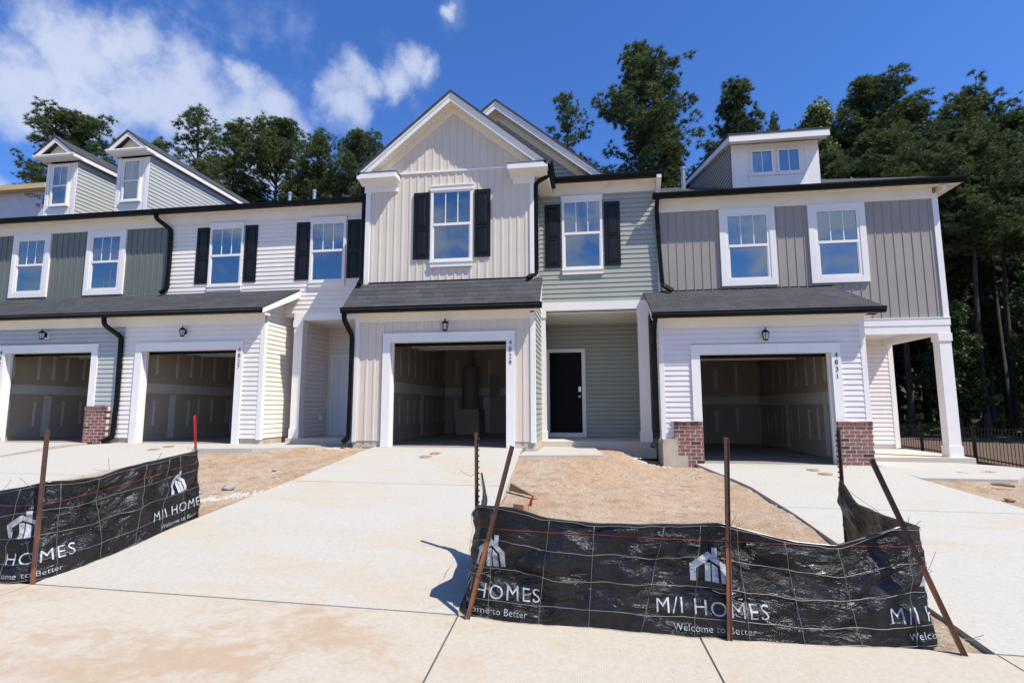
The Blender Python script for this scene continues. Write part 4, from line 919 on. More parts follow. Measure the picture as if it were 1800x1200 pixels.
# garage front
b = B(); e = 0.104
wall_f(b, lap, R(1.42, 1.956, 0.175, 2.40), 0.461, e=e); wall_f(b, lap, R(1.956, 4.724, 2.005, 2.40), 0.461, e=e, t0=0.175+e*17); wall_f(b, lap, R(4.724, 5.11, 0.51, 2.40), 0.461, e=e, t0=0.175+e*3); obj('garage_siding', b, 'sidDg', D)
b = B(); wall_l(b, lap, [(0.47, 0.10), (1.46, 0.10), (1.46, 3.3), (0.47, 2.68)], 1.345, e=e); obj('side_siding', b, 'sidDg', D)
b = B(); wall_f(b, lap, R(5.185, 7.17, -0.10, 2.45), 3.69, e=e); obj('porch_siding', b, 'sidDg', D)
core(D, 5.03, 5.185, 0.49, 3.69, -0.5, 2.5, 'sidDg')
boards(D, 'corner_board', 'trim', [(1.329, 1.425, 0.437, 0.461, 0.171, 2.56), (5.10, 5.195, 0.437, 0.461, 0.509, 2.56), (5.175, 5.197, 0.461, 0.55, -0.2, 2.56), (7.16, 7.27, 3.665, 3.69, -0.19, 2.42)])
boards(D, 'sill_trim', 'trim', [(1.55, 1.572, 0.42, 0.461, 0.178, 0.508), (1.53, 2.115, 0.415, 0.461, 0.509, 0.527), (4.557, 5.17, 0.415, 0.461, 0.509, 0.527)])
frieze(D, 1.425, 5.10, 0.461, 2.38, 2.55); eaves(D, 1.26, 5.42, 0.461, 0.141, 2.545, 2.66); gutter(D, 1.192, 5.483, 0.141, 2.667)
shed_roof(D, 1.20, 5.47, 0.15, 2.655, 1.446, 3.34, xbl=1.16, xbr=5.09)
b = B(); prism(b, [(1.215, 0.25, 2.545), (1.215, 0.46, 2.545), (1.215, 1.44, 3.12), (1.215, 1.44, 3.30), (1.215, 0.25, 2.68)], (0.022, 0, 0)); prism(b, [(1.237, 0.28, 2.56), (1.237, 1.44, 3.14), (1.345, 1.44, 3.14), (1.345, 0.28, 2.56)], (0, 0, 0.01)); box(b, 5.2, 5.40, 0.27, 1.44, 2.545, 2.56); obj('rake_board', b, 'trim', D)
b = B(); prism(b, [(5.09, 1.44, 3.29), (5.47, 0.17, 2.61), (5.47, 1.44, 2.61)], (0, 0, 0.02)); face(b, [(5.09, 1.44, 3.31), (5.47, 0.16, 2.64), (5.47, 1.44, 2.62)]); obj('roof_end', b, 'shingle', D)
b = B(); box(b, 1.54, 5.09, 1.432, 1.446, 3.30, 3.36); obj('roof_flashing', b, 'black', D)
garage(D, 2.12, 4.557, -0.3, 1.83, 0.461, 1.55, 5.0, zbl=0.511, zbr=-0.3)
brick_pier(D, 1.57, 2.114, 0.36, 0.62, -0.42, 0.509); brick_pier(D, 4.559, 5.166, 0.36, 0.62, -0.42, 0.509)
b = B(); box(b, 1.335, 1.62, 0.33, 0.60, -0.55, 0.171); box(b, 1.62, 1.80, 0.335, 0.40, -0.55, -0.15); box(b, 1.36, 1.38, 0.6, 1.45, -0.5, 0.10); obj('foundation', b, 'footing', D)
lantern(D, 3.36, 0.461, 2.20); number(D, '4831', 4.64, 0.416, 1.83)
# corner porch
b = B(); box(b, 5.195, 7.277, 1.405, 1.446, 2.45, 2.595); box(b, 5.195, 7.265, 1.415, 1.50, 2.282, 2.449); box(b, 5.195, 7.281, 1.395, 1.446, 2.596, 2.612); box(b, 7.06, 7.265, 1.50, 3.69, 2.282, 2.449); box(b, 7.1, 7.275, 1.446, 3.69, 2.45, 2.595); obj('porch_beam', b, 'trim', D)
b = B(); box(b, 5.19, 7.10, 1.50, 3.69, 2.44, 2.448); obj('porch_ceiling', b, 'trim', D)
column(D, 7.04, 7.262, 1.42, 1.64, -0.219, 2.282)
b = B(); box(b, 5.19, 7.42, 1.30, 3.75, -0.42, -0.219); obj('porch_floor', b, 'slab', D)
# wide shed dormer
b = B(); yd = 1.946; box(b, 3.307, 5.216, yd, yd+0.02, 5.55, 6.87)
box(b, 3.307, 3.66, yd-0.012, yd, 5.55, 6.87); box(b, 4.92, 5.216, yd-0.012, yd, 5.55, 6.87); box(b, 3.66, 4.92, yd-0.022, yd, 5.55, 6.12)
dm = obj('dormer', b, 'trim', D)
b = B(); 
for x, fn in ((3.307, wall_l), (5.216, wall_r)):
    b = B(); fn(b, lap, [(yd, 5.80), (yd, 6.99), (8.3, 8.45)], x, e=0.108); obj('dormer_siding', b, 'sidD', dm)
b = B(); s2 = 0.232; prism(b, [(3.17, 1.58, 6.99), (3.17, 8.6, 6.99+7.02*s2), (3.17, 8.6, 6.95+7.02*s2), (3.17, 1.58, 6.95)], (2.20, 0, 0)); obj('dormer_roof', b, 'shingle', dm)
b = B(); prism(b, [(3.195, 1.596, 6.94), (3.195, 8.5, 6.94+6.9*s2), (3.195, 8.5, 6.80+6.9*s2), (3.195, 1.596, 6.80)], (0.02, 0, 0)); prism(b, [(5.32, 1.596, 6.94), (5.32, 8.5, 6.94+6.9*s2), (5.32, 8.5, 6.80+6.9*s2), (5.32, 1.596, 6.80)], (0.02, 0, 0))
box(b, 3.195, 5.34, 1.59, 1.615, 6.80, 6.945); prism(b, [(3.215, 1.615, 6.815), (3.215, 8.3, 6.815+6.685*s2), (3.215, 8.3, 6.825+6.685*s2), (3.215, 1.615, 6.825)], (2.1, 0, 0)); obj('dormer_cornice', b, 'trim', dm)
b = B(); g = B()
box(b, 3.66, 4.90, yd-0.045, yd, 6.085, 6.125)
for x0, x1 in ((3.725, 4.235), (4.31, 4.82)):
    z0, z1, f = 6.125, 6.71, 0.045
    box(b, x0, x0+f, yd-0.035, yd, z0, z1); box(b, x1-f, x1, yd-0.035, yd, z0, z1); box(b, x0+f, x1-f, yd-0.035, yd, z1-f, z1); box(b, x0+f, x1-f, yd-0.035, yd, z0, z0+f); xm = (x0+x1)/2; box(b, xm-0.009, xm+0.009, yd-0.028, yd-0.018, z0+f, z1-f)
    face(g, [(x0+f, yd-0.016, z0+f), (x1-f, yd-0.014, z0+f), (x1-f, yd-0.015, z1-f), (x0+f, yd-0.017, z1-f)])
obj('dormer_window_frame', b, 'trim', dm); obj('pane', g, 'glass', dm)
vent_pipe(D, 2.60, 4.2, 6.80, 0.62)
# downspouts
downspout(A, [(-10.94, 1.12, 5.74), (-10.92, 1.12, 5.60), (-10.62, 1.29, 5.34), (-10.60, 1.29, 4.5), (-10.62, 1.29, 3.78), (-10.74, 1.20, 3.68)])
downspout(A, [(-11.43, 0.38, 2.96), (-11.40, 0.38, 2.76), (-11.08, 0.55, 2.48), (-11.06, 0.55, 1.0), (-11.10, 0.55, 0.12), (-11.28, 0.46, 0.04)])
downspout(C, [(-5.07, 0.30, 5.87), (-5.0, 0.36, 5.6), (-5.0, 0.36, 3.62), (-5.0, 0.20, 3.46)])
downspout(C, [(-0.81, 0.32, 5.87), (-0.84, 0.34, 5.72), (-1.13, 0.40, 5.60), (-1.13, 0.40, 3.62), (-1.30, 0.24, 3.47)])
downspout(C, [(-5.10, -0.24, 2.76), (-5.10, -0.24, 2.62), (-4.99, -0.06, 2.30), (-4.99, -0.06, 1.0), (-5.0, -0.06, 0.18), (-5.10, -0.14, 0.09)])
downspout(D, [(1.50, 1.19, 5.42), (1.50, 1.37, 5.15), (1.535, 1.39, 4.2), (1.57, 1.39, 3.48), (1.77, 1.30, 3.33)])
downspout(D, [(1.26, 0.20, 2.57), (1.24, 0.26, 2.42), (1.245, 0.40, 2.10), (1.245, 0.40, 0.9), (1.25, 0.40, 0.20), (1.13, 0.30, 0.02)])

# ---- unfinished building beyond the left end
U = thing('unfinished_building', 'unfinished building in pale printed house wrap behind the leftmost dormer', 'building', (-24, 6, 0))
b = B(); box(b, -34, -19.9, 6.0, 16, -0.5, 8.88); obj('wrapped_wall', b, 'wrap', U)
b = B(); box(b, -34.2, -19.8, 5.7, 16.2, 8.885, 9.07); obj('roof_deck', b, 'ply', U)

# ------------------------------------------------------------------ printed marks
def house_logo(h):
    """gabled outline with chimney; legs joined into a monogram"""
    bm = B(); w = h*1.0; t = 0.19*h
    def q(p): bm.faces.new([bm.verts.new((x*h, y*h, 0)) for x, y in p])
    q([(0.02, 0), (0.20, 0), (0.20, 0.38), (0.02, 0.50)]); q([(0.02, 0.50), (0.20, 0.38), (0.58, 0.66), (0.58, 0.90)])
    q([(0.47, 0), (0.64, 0), (0.64, 0.58), (0.47, 0.58)]); q([(0.68, 0), (0.86, 0), (0.86, 0.44), (0.68, 0.56)])
    q([(0.58, 0.90), (0.58, 0.70), (1.10, 0.36), (1.10, 0.52)]); q([(0.94, 0), (1.10, 0), (1.10, 0.36), (0.94, 0.46)])
    q([(0.70, 0.80), (0.86, 0.70), (0.86, 1.02), (0.70, 1.02)])
    return bm
def slice_bm(bm, st):
    for k in (0, 1):
        lo = min(v.co[k] for v in bm.verts); hi = max(v.co[k] for v in bm.verts); c = lo+st
        while c < hi:
            no = [0, 0, 0]; no[k] = 1; co = [0, 0, 0]; co[k] = c
            bmesh.ops.bisect_plane(bm, geom=bm.verts[:]+bm.edges[:]+bm.faces[:], plane_co=co, plane_no=no); c += st
bm = B()
for txt, h, x, z, rot in (('HOMES', 0.17, -20.98, 8.72, -0.22), ('M / I  HOMES', 0.17, -20.45, 8.27, -0.22)):
    t = text_bm(txt, h, 1.2); t.transform(Matrix.Translation((x, 5.985, z)) @ Matrix.Rotation(rot, 4, 'Y').inverted() @ Matrix.Rotation(math.pi/2, 4, 'X')); me = bpy.data.meshes.new('q'); t.to_mesh(me); t.free(); bm.from_mesh(me); bpy.data.meshes.remove(me)
t = house_logo(0.42); t.transform(Matrix.Translation((-20.2, 5.985, 8.36)) @ Matrix.Rotation(-0.22, 4, 'Y').inverted() @ Matrix.Rotation(math.pi/2, 4, 'X')); me = bpy.data.meshes.new('q'); t.to_mesh(me); t.free(); bm.from_mesh(me); bpy.data.meshes.remove(me)
obj('wrap_print', bm, 'ink', U)

# ------------------------------------------------------------------ silt fences
class Path:
    def __init__(s, pts):          # (x, y, ztop, zbottom)
        s.P = [Vector((p[0], p[1])) for p in pts]; s.t = [p[2] for p in pts]; s.b = [p[3] if p[3] is not None else gz(p[0], p[1])-0.02 for p in pts]
        s.S = [0]
        for a, c in zip(s.P, s.P[1:]): s.S.append(s.S[-1]+(c-a).length)
    def at(s, q):
        q = min(max(q, 0), s.S[-1])
        for i in range(len(s.S)-1):
            if q <= s.S[i+1]+1e-9:
                f = (q-s.S[i])/(s.S[i+1]-s.S[i]); return i, f
    def xy(s, q):
        i, f = s.at(q); return s.P[i].lerp(s.P[i+1], f)
    def tb(s, q):
        i, f = s.at(q); return s.t[i]+(s.t[i+1]-s.t[i])*f, s.b[i]+(s.b[i+1]-s.b[i])*f
    def nrm(s, q):
        a, c = s.xy(max(q-0.09, 0)), s.xy(min(q+0.09, s.S[-1])); d = (c-a).normalized(); return Vector((d.y, -d.x))
    def point(s, q, f, off, seed):
        """q along, f 0 bottom..1 top"""
        t, bo = s.tb(q); z = bo+(t-bo)*f; p = s.xy(q); n = s.nrm(q); amp = (0.25+1.0*f*(1-f)*2.0)
        wv = noise.noise(Vector((q*2.2+f*1.6, f*2.0, seed)))*0.085+noise.noise(Vector((q*5.5-f*6, f*3.5+q*2, seed+4)))*0.042+noise.noise(Vector((q*13+f*9, f*7, seed+9)))*0.014+abs(noise.noise(Vector((q*6+f*11, f*3-q*2, seed+5))))*0.02
        wv = wv*amp + (0.05*(1-f)**2)
        return Vector((p.x, p.y, 0))+Vector((n.x, n.y, 0))*(wv+off)+Vector((0, 0, z))
def silt_fence(label, path, seed, marks, wires, smin=0.0, smax=None, loc=(0, 0, 0)):
    root = thing('silt_fence', label, 'fence', loc, group='black silt fences at the front')
    smax = path.S[-1] if smax is None else smax
    bm = B(); uvl = bm.loops.layers.uv.new('UVMap'); ns = int((smax-smin)/0.025); nf = 30; g = []
    for i in range(ns+1):
        q = smin+(smax-smin)*i/ns; g.append([bm.verts.new(path.point(q, j/nf, 0, seed)) for j in range(nf+1)])
    for i in range(ns):
        for j in range(nf):
            f = bm.faces.new((g[i][j], g[i+1][j], g[i+1][j+1], g[i][j+1])); f.smooth = True
            for l, (a, c) in zip(f.loops, ((i, j), (i+1, j), (i+1, j+1), (i, j+1))): l[uvl].uv = (smin+(smax-smin)*a/ns, 0.8*c/nf)
    bmesh.ops.solidify(bm, geom=bm.faces[:], thickness=0.002)
    fab = obj('fabric', bm, 'fabric', root, smooth=True, normals=False)
    # hem rolled along the top edge
    bm = B(); tube(bm, [path.point(smin+(smax-smin)*i/ns, 1.0, 0.003, seed)+Vector((0, 0, noise.noise(Vector((i*0.11, seed, 0)))*0.006)) for i in range(0, ns+1, 2)], 0.009, 6); obj('hem', bm, 'fabric', fab, smooth=True)
    def put(b2, s0, f0, name, m='print', off=0.0035, smx=None):
        """map flat (x, y) marks onto the cloth; s0 along, f0 height in metres above the bottom"""
        slice_bm(b2, 0.03)
        lim = (smax-0.01) if smx is None else smx
        bmesh.ops.bisect_plane(b2, geom=b2.verts[:]+b2.edges[:]+b2.faces[:], plane_co=(lim-s0, 0, 0), plane_no=(1, 0, 0), clear_outer=True)
        bmesh.ops.bisect_plane(b2, geom=b2.verts[:]+b2.edges[:]+b2.faces[:], plane_co=(smin+0.01-s0, 0, 0), plane_no=(-1, 0, 0), clear_outer=True)
        for v in b2.verts:
            q = s0+v.co.x; t, bo = path.tb(q); f = (f0+v.co.y)/(t-bo); v.co = path.point(q, f, off, seed)
        if len(b2.faces): obj(name, b2, m, fab, smooth=True)
        else: b2.free()
    for s0, lim in marks:
        put(house_logo(0.225), s0+0.24, 0.385, 'house_emblem', smx=lim)
        put(text_bm('M/I HOMES', 0.100, 1.13, -0.007), s0, 0.162, 'lettering', smx=lim)
        put(text_bm('Welcome to Better', 0.046, 1.05, -0.008), s0+0.11, 0.055, 'lettering', smx=lim)
    bm = B(); face(bm, [(0, 0, 0), (smax-smin-0.02, 0, 0), (smax-smin-0.02, 0.0045, 0), (0, 0.0045, 0)]); put(bm, smin+0.01, 0.66, 'red_thread', 'redthread', 0.004)
    # welded wire netting on the street side
    bm = B(); rows = wires
    for k, f in enumerate(rows):
        pts = []
        for i in range(int((smax-smin)/0.05)+1):
            q = smin+i*0.05; pts.append(path.point(q, min(f, 1.0), 0.015, seed)+Vector((0, 0, noise.noise(Vector((q*3.1, k*7, seed)))*0.022+noise.noise(Vector((q*11, k*7, seed)))*0.008)))
        tube(bm, pts, 0.0016, 5)
    q = smin+0.12; k = 0
    while q < smax-0.05:
        q2 = q+noise.noise(Vector((k*3.3+0.4, seed+0.3, 1.2)))*0.3; pts = [path.point(min(q+(q2-q)*j/12, smax), j/12*0.985, 0.017, seed) for j in range(13)]
        tube(bm, pts, 0.0014, 5); q += 0.365; k += 1
    obj('wire_netting', bm, 'wire', root, smooth=True)
    return root, fab
def stake(par, a, c, mats=('rust', 'rust2'), studs=0, w=0.0175, turn=0.0, red=None):
    a, c = Vector(a), Vector(c); d = (c-a); Ln = d.length; zax = d.normalized(); xax = Vector((math.cos(turn), math.sin(turn), 0)); xax = (xax-zax*xax.dot(zax)).normalized(); yax = zax.cross(xax)
    bm = B(); P = lambda x, y, z: a+xax*x+yax*y+zax*z
    cuts = [-0.12, 0, Ln*0.45, Ln*0.72, Ln]
    for i in range(len(cuts)-1):
        z0, z1 = cuts[i], cuts[i+1]; mi = 1 if i < 2 else 0
        if red is not None: mi = (2 if z0 >= Ln*0.5 else 1)
        for (x0, x1, y0, y1) in ((-w, w, -0.003, 0.003), (-0.004, 0.004, 0.003, 0.028), (-w, -w+0.004, -0.010, -0.003), (w-0.004, w, -0.010, -0.003)):
            vs = [P(x, y, z) for x in (x0, x1) for y in (y0, y1) for z in (z0, z1)]
            vv = [bm.verts.new(v) for v in vs]
            for f in ((0,1,3,2),(4,6,7,5),(0,4,5,1),(2,3,7,6),(0,2,6,4),(1,5,7,3)): bm.faces.new([vv[k] for k in f]).material_index = mi
    for k in range(studs):
        z = Ln-0.06-k*0.055
        if z < 0.25: break
        vs = [P(x, y, zz) for x in (w-0.004, w+0.011) for y in (-0.018, 0.0) for zz in (z-0.008, z+0.008)]; vv = [bm.verts.new(v) for v in vs]
        for f in ((0,1,3,2),(4,6,7,5),(0,4,5,1),(2,3,7,6),(0,2,6,4),(1,5,7,3)): bm.faces.new([vv[j] for j in f]).material_index = 0 if red is None else 2
    o = obj('stake', bm, [mats[0], mats[1], 'redp'], par)
    if red: o['label'] = red
    return o
def ties(par, pts):
    bm = B(); rr = random.Random(int(pts[0][0]*100))
    for (x, y, z) in pts:
        for k in range(2):
            e = Vector((rr.uniform(-1, 1), rr.uniform(-0.4, 0.2), rr.uniform(0.05, 0.8))).normalized()*rr.uniform(0.08, 0.17); p = Vector((x, y-0.02, z))
            tube(bm, [p, p+e*0.5+Vector((0, 0, -0.01)), p+e], 0.0018, 4)
    obj('tie_wire', bm, 'wirerust', par)
# right-hand fence: back along the drive, round the front, and back again
pR = Path([(-1.10, -5.50, 0.15, None), (-1.03, -5.62, 0.0, None), (-0.985, -5.85, -0.20, None), (-0.975, -6.15, -0.22, None), (-0.98, -6.42, -0.06, None), (-0.90, -6.565, 0.025, None), (-0.73, -6.60, 0.025, None), (-0.60, -6.605, 0.015, None), (-0.37, -6.61, -0.05, None), (0.0, -6.615, -0.08, None),
           (0.63, -6.625, -0.065, None), (0.90, -6.635, -0.05, None), (1.09, -6.62, -0.10, None), (1.40, -6.62, -0.165, None), (1.66, -6.60, -0.185, None), (1.94, -6.56, -0.11, None), (2.10, -6.54, -0.06, None), (2.26, -6.48, -0.07, None), (2.31, -6.35, -0.085, None), (2.34, -6.1, -0.10, None), (2.40, -5.6, -0.13, None), (2.46, -5.1, -0.14, None), (2.52, -4.75, -0.05, None), (2.55, -4.5, 0.03, None)])
def s_of(path, x, y):
    best = min(((path.xy(i*0.01)-Vector((x, y))).length, i*0.01) for i in range(int(path.S[-1]*100)))
    return best[1]
sF = s_of(pR, 0.0, -6.615)
FR, fabR = silt_fence('long black printed silt fence across the dirt patch before the beige and taupe houses', pR, 3.0, [(sF-1.17, None), (sF+0.42, None), (sF+1.985, None)], (0.985, 0.70, 0.45, 0.19, 0.03), loc=(0.6, -6.6, -0.8))
stake(FR, (-0.965, -6.67, -0.80), (-0.62, -6.66, 0.49), turn=0.2); stake(FR, (-1.13, -5.53, -0.66), (-1.15, -5.50, 0.54), studs=12, turn=0.3)
stake(FR, (0.895, -6.70, -0.83), (0.94, -6.70, 0.565), turn=0.1); stake(FR, (2.38, -6.66, -0.85), (1.915, -6.64, 0.42), studs=0, turn=-0.1); stake(FR, (2.585, -4.5, -0.67), (2.585, -4.5, 0.54), studs=13, turn=3.3)
ties(FR, [(-0.75, -6.66, 0.02), (-0.87, -6.66, -0.45), (-1.2, -5.5, 0.12), (0.92, -6.70, -0.06), (0.90, -6.70, -0.5), (2.08, -6.66, -0.05), (2.18, -6.66, -0.33), (2.35, -6.68, -0.72), (2.585, -4.5, 0.13)])
pL = Path([(-7.4, -6.66, 0.06, None), (-6.2, -6.62, 0.05, None), (-5.23, -6.60, 0.055, None), (-4.98, -6.585, 0.10, None), (-4.86, -6.50, 0.13, None), (-4.79, -6.32, 0.12, None), (-4.755, -6.1, 0.125, None), (-4.75, -5.9, 0.17, None), (-4.75, -5.4, 0.22, None), (-4.76, -5.0, 0.25, None), (-4.77, -4.72, 0.27, None)])
s1 = s_of(pL, -4.77, -6.26)
FL, fabL = silt_fence('black printed silt fence with a red-topped stake, at the lower left', pL, 8.0, [(s1-0.76, None), (s1+0.86, None)], (0.975, 0.72, 0.47, 0.22, 0.03), loc=(-4.9, -6.0, -0.7))
stake(FL, (-4.80, -6.60, -0.74), (-4.80, -6.60, 0.60), turn=0.5); stake(FL, (-4.72, -4.72, -0.54), (-4.85, -4.72, 0.70), w=0.013, turn=0.4, red='steel stake with its upper half painted red')
stake(FL, (-6.5, -6.72, -0.7), (-6.5, -6.72, 0.55))
ties(FL, [(-4.84, -6.62, 0.10), (-4.84, -6.62, -0.3), (-4.80, -6.62, -0.5), (-4.8, -5.9, 0.17), (-4.8, -5.3, 0.22), (-4.83, -4.72, 0.3), (-4.78, -4.72, -0.1), (-4.76, -4.72, -0.35), (-5.15, -6.64, 0.06)])

# ------------------------------------------------------------------ small things lying about
def cover(x, y, r, lab):
    bm = B(); z = gz(x, y)+0.004; sy = (gz(x, y+0.1)-gz(x, y-0.1))/0.2
    n = 24; ring = [(x+r*math.cos(2*math.pi*k/n), y+r*math.sin(2*math.pi*k/n), z+sy*r*math.sin(2*math.pi*k/n)) for k in range(n)]
    prism(bm, ring, (0, 0, 0.006)); r2 = r*0.8; prism(bm, [(x+r2*math.cos(2*math.pi*k/n), y+r2*math.sin(2*math.pi*k/n), z+0.006+sy*r2*math.sin(2*math.pi*k/n)) for k in range(n)], (0, 0, 0.004))
    for k in range(5): box(bm, x-r2*0.7, x+r2*0.7, y-r2*0.6+k*r2*0.3, y-r2*0.6+k*r2*0.3+0.012, z+0.010, z+0.013)
    tag(obj('utility_cover', bm, 'cover'), lab, 'utility cover', 'round utility covers set in the driveways')
cover(-2.95, -0.74, 0.105, 'round brown utility cover in the middle driveway, the one nearer its garage'); cover(-3.04, -1.05, 0.115, 'round brown utility cover in the middle driveway, the one nearer the street')
cover(3.80, -0.38, 0.105, 'round brown utility cover in the right driveway, the one nearer its garage'); cover(3.87, -0.71, 0.115, 'round brown utility cover in the right driveway, the one nearer the street')
cover(-8.90, -0.31, 0.105, "round utility cover in the off-white house's driveway, the one nearer its garage"); cover(-8.94, -0.65, 0.115, "round utility cover in the off-white house's driveway, the one nearer the street")
def rock(x, y, r, lab, m='stone', seed=0, sq=0.6, name='rock', cat='rock', dz=0):
    bm = B(); bmesh.ops.create_icosphere(bm, subdivisions=3, radius=1)
    for v in bm.verts:
        k = 1+0.35*noise.noise(v.co*1.3+Vector((seed, 0, 0)))+0.12*noise.noise(v.co*3.5+Vector((0, seed, 0))); v.co = Vector((v.co.x*r*k*1.2, v.co.y*r*k, v.co.z*r*k*sq))+Vector((x, y, gz(x, y)+r*sq*0.3-0.02+dz))
    tag(obj(name, bm, m), lab, cat)
rock(-5.28, -3.40, 0.075, 'grey stone at the head of the white grit strip beside the middle driveway', seed=1)
rock(-5.52, -3.70, 0.038, 'small dark stone on the white grit beside the middle driveway', seed=4); rock(-5.3, -2.2, 0.032, 'dark clod on the dirt left of the middle driveway', seed=9)
rock(5.66, -2.18, 0.05, 'brown stone on the dirt right of the right driveway', m='wood', seed=3)
bm = B(); tube(bm, [(6.0, -1.30, gz(6, -1.3)+0.01), (6.12, -1.36, gz(6.1, -1.36)+0.02), (6.24, -1.44, gz(6.2, -1.4)+0.01)], [0.018, 0.03, 0.024], 7); tag(obj('wood_chunk', bm, 'wood'), 'weathered piece of wood on the dirt near the black railing', 'wood chunk')
bm = B(); x, y = -1.20, -3.08; z = gz(x, y); prism(bm, [(x, y, z-0.02), (x+0.42, y-0.33, z-0.05), (x+0.03, y-0.02, z+0.085)], (0.025, 0.035, 0)); tag(obj('wood_wedge', bm, 'wood'), 'long pointed wooden wedge lying on the dirt by the middle driveway', 'wood wedge')
bm = B(); x, y = -0.93, -3.95; z = gz(x, y); prism(bm, [(x-0.08, y, z-0.05), (x+0.06, y-0.06, z-0.05), (x+0.06, y-0.06, z+0.055), (x-0.08, y, z+0.06)], (0.05, 0.10, 0)); tag(obj('clay_block', bm, 'clay'), 'brown block on the dirt behind the long silt fence', 'block')
fl = thing('marker_flag', 'small red marker flag stuck in the dirt behind the long silt fence', 'marker flag', (-0.80, -3.93, -0.46))
bm = B(); tube(bm, [(-0.80, -3.93, -0.50), (-0.76, -3.93, -0.31)], 0.003, 5); obj('flag_wire', bm, 'wirerust', fl)
bm = B(); prism(bm, [(-0.815, -3.93, -0.43), (-0.785, -3.94, -0.43), (-0.755, -3.93, -0.31), (-0.775, -3.93, -0.305), (-0.81, -3.93, -0.37)], (0, 0.002, 0)); obj('flag_cloth', bm, 'redp', fl)
bm = B(); x, y = 0.62, 0.35
n = 7; gg = [[bm.verts.new((x+i*0.05, y+j*0.05, gz(x, y)-0.03+0.05*abs(noise.noise(Vector((i*0.5, j*0.6, 2)))))) for i in range(n)] for j in range(5)]
for j in range(4):
    for i in range(n-1): bm.faces.new((gg[j][i], gg[j][i+1], gg[j+1][i+1], gg[j+1][i]))
bmesh.ops.solidify(bm, geom=bm.faces[:], thickness=0.003); tag(obj('paper_scrap', bm, 'plastic', normals=False), 'crumpled pale paper scrap on the dirt beside the sage porch', 'paper scrap')
# grit, pebbles and clods: nobody could count them
rr = random.Random(5); bm = B(); cm = B()
OCT = [(1,0,0),(-1,0,0),(0,1,0),(0,-1,0),(0,0,1),(0,0,-1)]; OF = [(0,2,4),(2,1,4),(1,3,4),(3,0,4),(2,0,5),(1,2,5),(3,1,5),(0,3,5)]
def peb(bm, x, y, z, r):
    s = [r*rr.uniform(0.6, 1.4) for _ in range(3)]; a = rr.uniform(0, 3.14); ca, sa = math.cos(a), math.sin(a)
    v = [bm.verts.new((x+ca*p[0]*s[0]-sa*p[1]*s[1], y+sa*p[0]*s[0]+ca*p[1]*s[1], z+p[2]*s[2]*0.6)) for p in OCT]
    for f in OF: bm.faces.new([v[i] for i in f])
k = 0
while k < 7500:
    x = rr.uniform(-8, 7.6); y = rr.uniform(-6.5, 1.2)
    if on_drive(x, y) or (y > 0.5 and x < -5): continue
    if -4.9 < x < -1.2 and y > 0: continue
    if noise.noise(Vector((x*1.3, y*1.3, 5))) < rr.uniform(-0.5, 0.35): continue
    r = 0.004+0.012*rr.random()**4+ (0.012 if rr.random() < 0.012 else 0); peb(bm, x, y, ground_h(x, y)+r*0.2, r); k += 1
for _ in range(900):       # gravel spilling along the edge of the right driveway and under the downspouts
    t = rr.random(); y = 0.2-5.5*t; x = interp(DRV['D'][0], y)-abs(rr.gauss(0, 0.14))-0.02; peb(bm, x, y, ground_h(x, y), rr.uniform(0.004, 0.012))
for cx, cy, n in ((-5.35, -0.1, 160), (0.95, 0.3, 220), (1.1, 0.1, 120)):
    for _ in range(n):
        x = rr.gauss(cx, 0.22); y = rr.gauss(cy, 0.14); peb(bm, x, y, ground_h(x, y), rr.uniform(0.01, 0.035))
for _ in range(420):
    x = rr.uniform(-7.6, 7.4); y = rr.uniform(-6.4, 0.0)
    if on_drive(x, y): continue
    peb(bm, x, y, ground_h(x, y)+0.003, rr.uniform(0.014, 0.032)*(1 if rr.random() < 0.3 else 0.7))
for _ in range(380):        # crumbs on the slabs
    x = rr.uniform(-6, 7); y = rr.uniform(-8, -0.3)
    if not on_drive(x, y): continue
    peb(bm, x, y, gz(x, y)+0.002, rr.uniform(0.002, 0.005))
o = obj('gravel', bm, 'peb'); o['kind'] = 'stuff'; tag(o, 'loose pebbles and clods scattered over the bare dirt', 'gravel')
for _ in range(650):
    t = rr.uniform(-0.9, 0.85); s = rr.gauss(0, 0.09); x = -5.0+0.72*t-0.69*s; y = -3.75+0.69*t+0.72*s
    if on_drive(x, y) and rr.random() < 0.88: continue
    peb(cm, x, y, (ground_h(x, y) if not on_drive(x, y) else gz(x, y)), rr.uniform(0.003, 0.012))
o = obj('white_grit', cm, 'chalk'); o['kind'] = 'stuff'; tag(o, 'strip of white grit spilled beside the middle driveway', 'grit')

# ------------------------------------------------------------------ black railing on the right
rail = thing('metal_railing', 'black picket railing beyond the corner porch at the right', 'fence', (10, 5, -0.7))
FP = [(9.80, 12.30), (10.02, 10.35), (10.26, 8.40), (10.56, 6.45), (10.82, 4.50), (11.08, 2.55)]
zg = [-0.55, -0.58, -0.62, -0.72, -0.86, -0.95]; zt_ = [0.21, 0.20, 0.195, 0.19, 0.19, 0.18]
bm = B(); pk_ = []
for i in range(len(FP)-1):
    a, c = Vector(FP[i]), Vector(FP[i+1]); Ln = (c-a).length; n = int(Ln/0.105)
    A3 = lambda t, f: Vector((*(a.lerp(c, t)), (zg[i]+(zg[i+1]-zg[i])*t)*(1-f)+(zt_[i]+(zt_[i+1]-zt_[i])*t)*f))
    for f in (0.12, 0.82, 1.0): tube(bm, [A3(0, f), A3(1, f)], 0.018, 4)
    for k in range(n): tube(bm, [A3((k+0.5)/n, 0.02), A3((k+0.5)/n, 1.0)], 0.009, 4)
obj('picket_panel', bm, 'wood_far', rail)
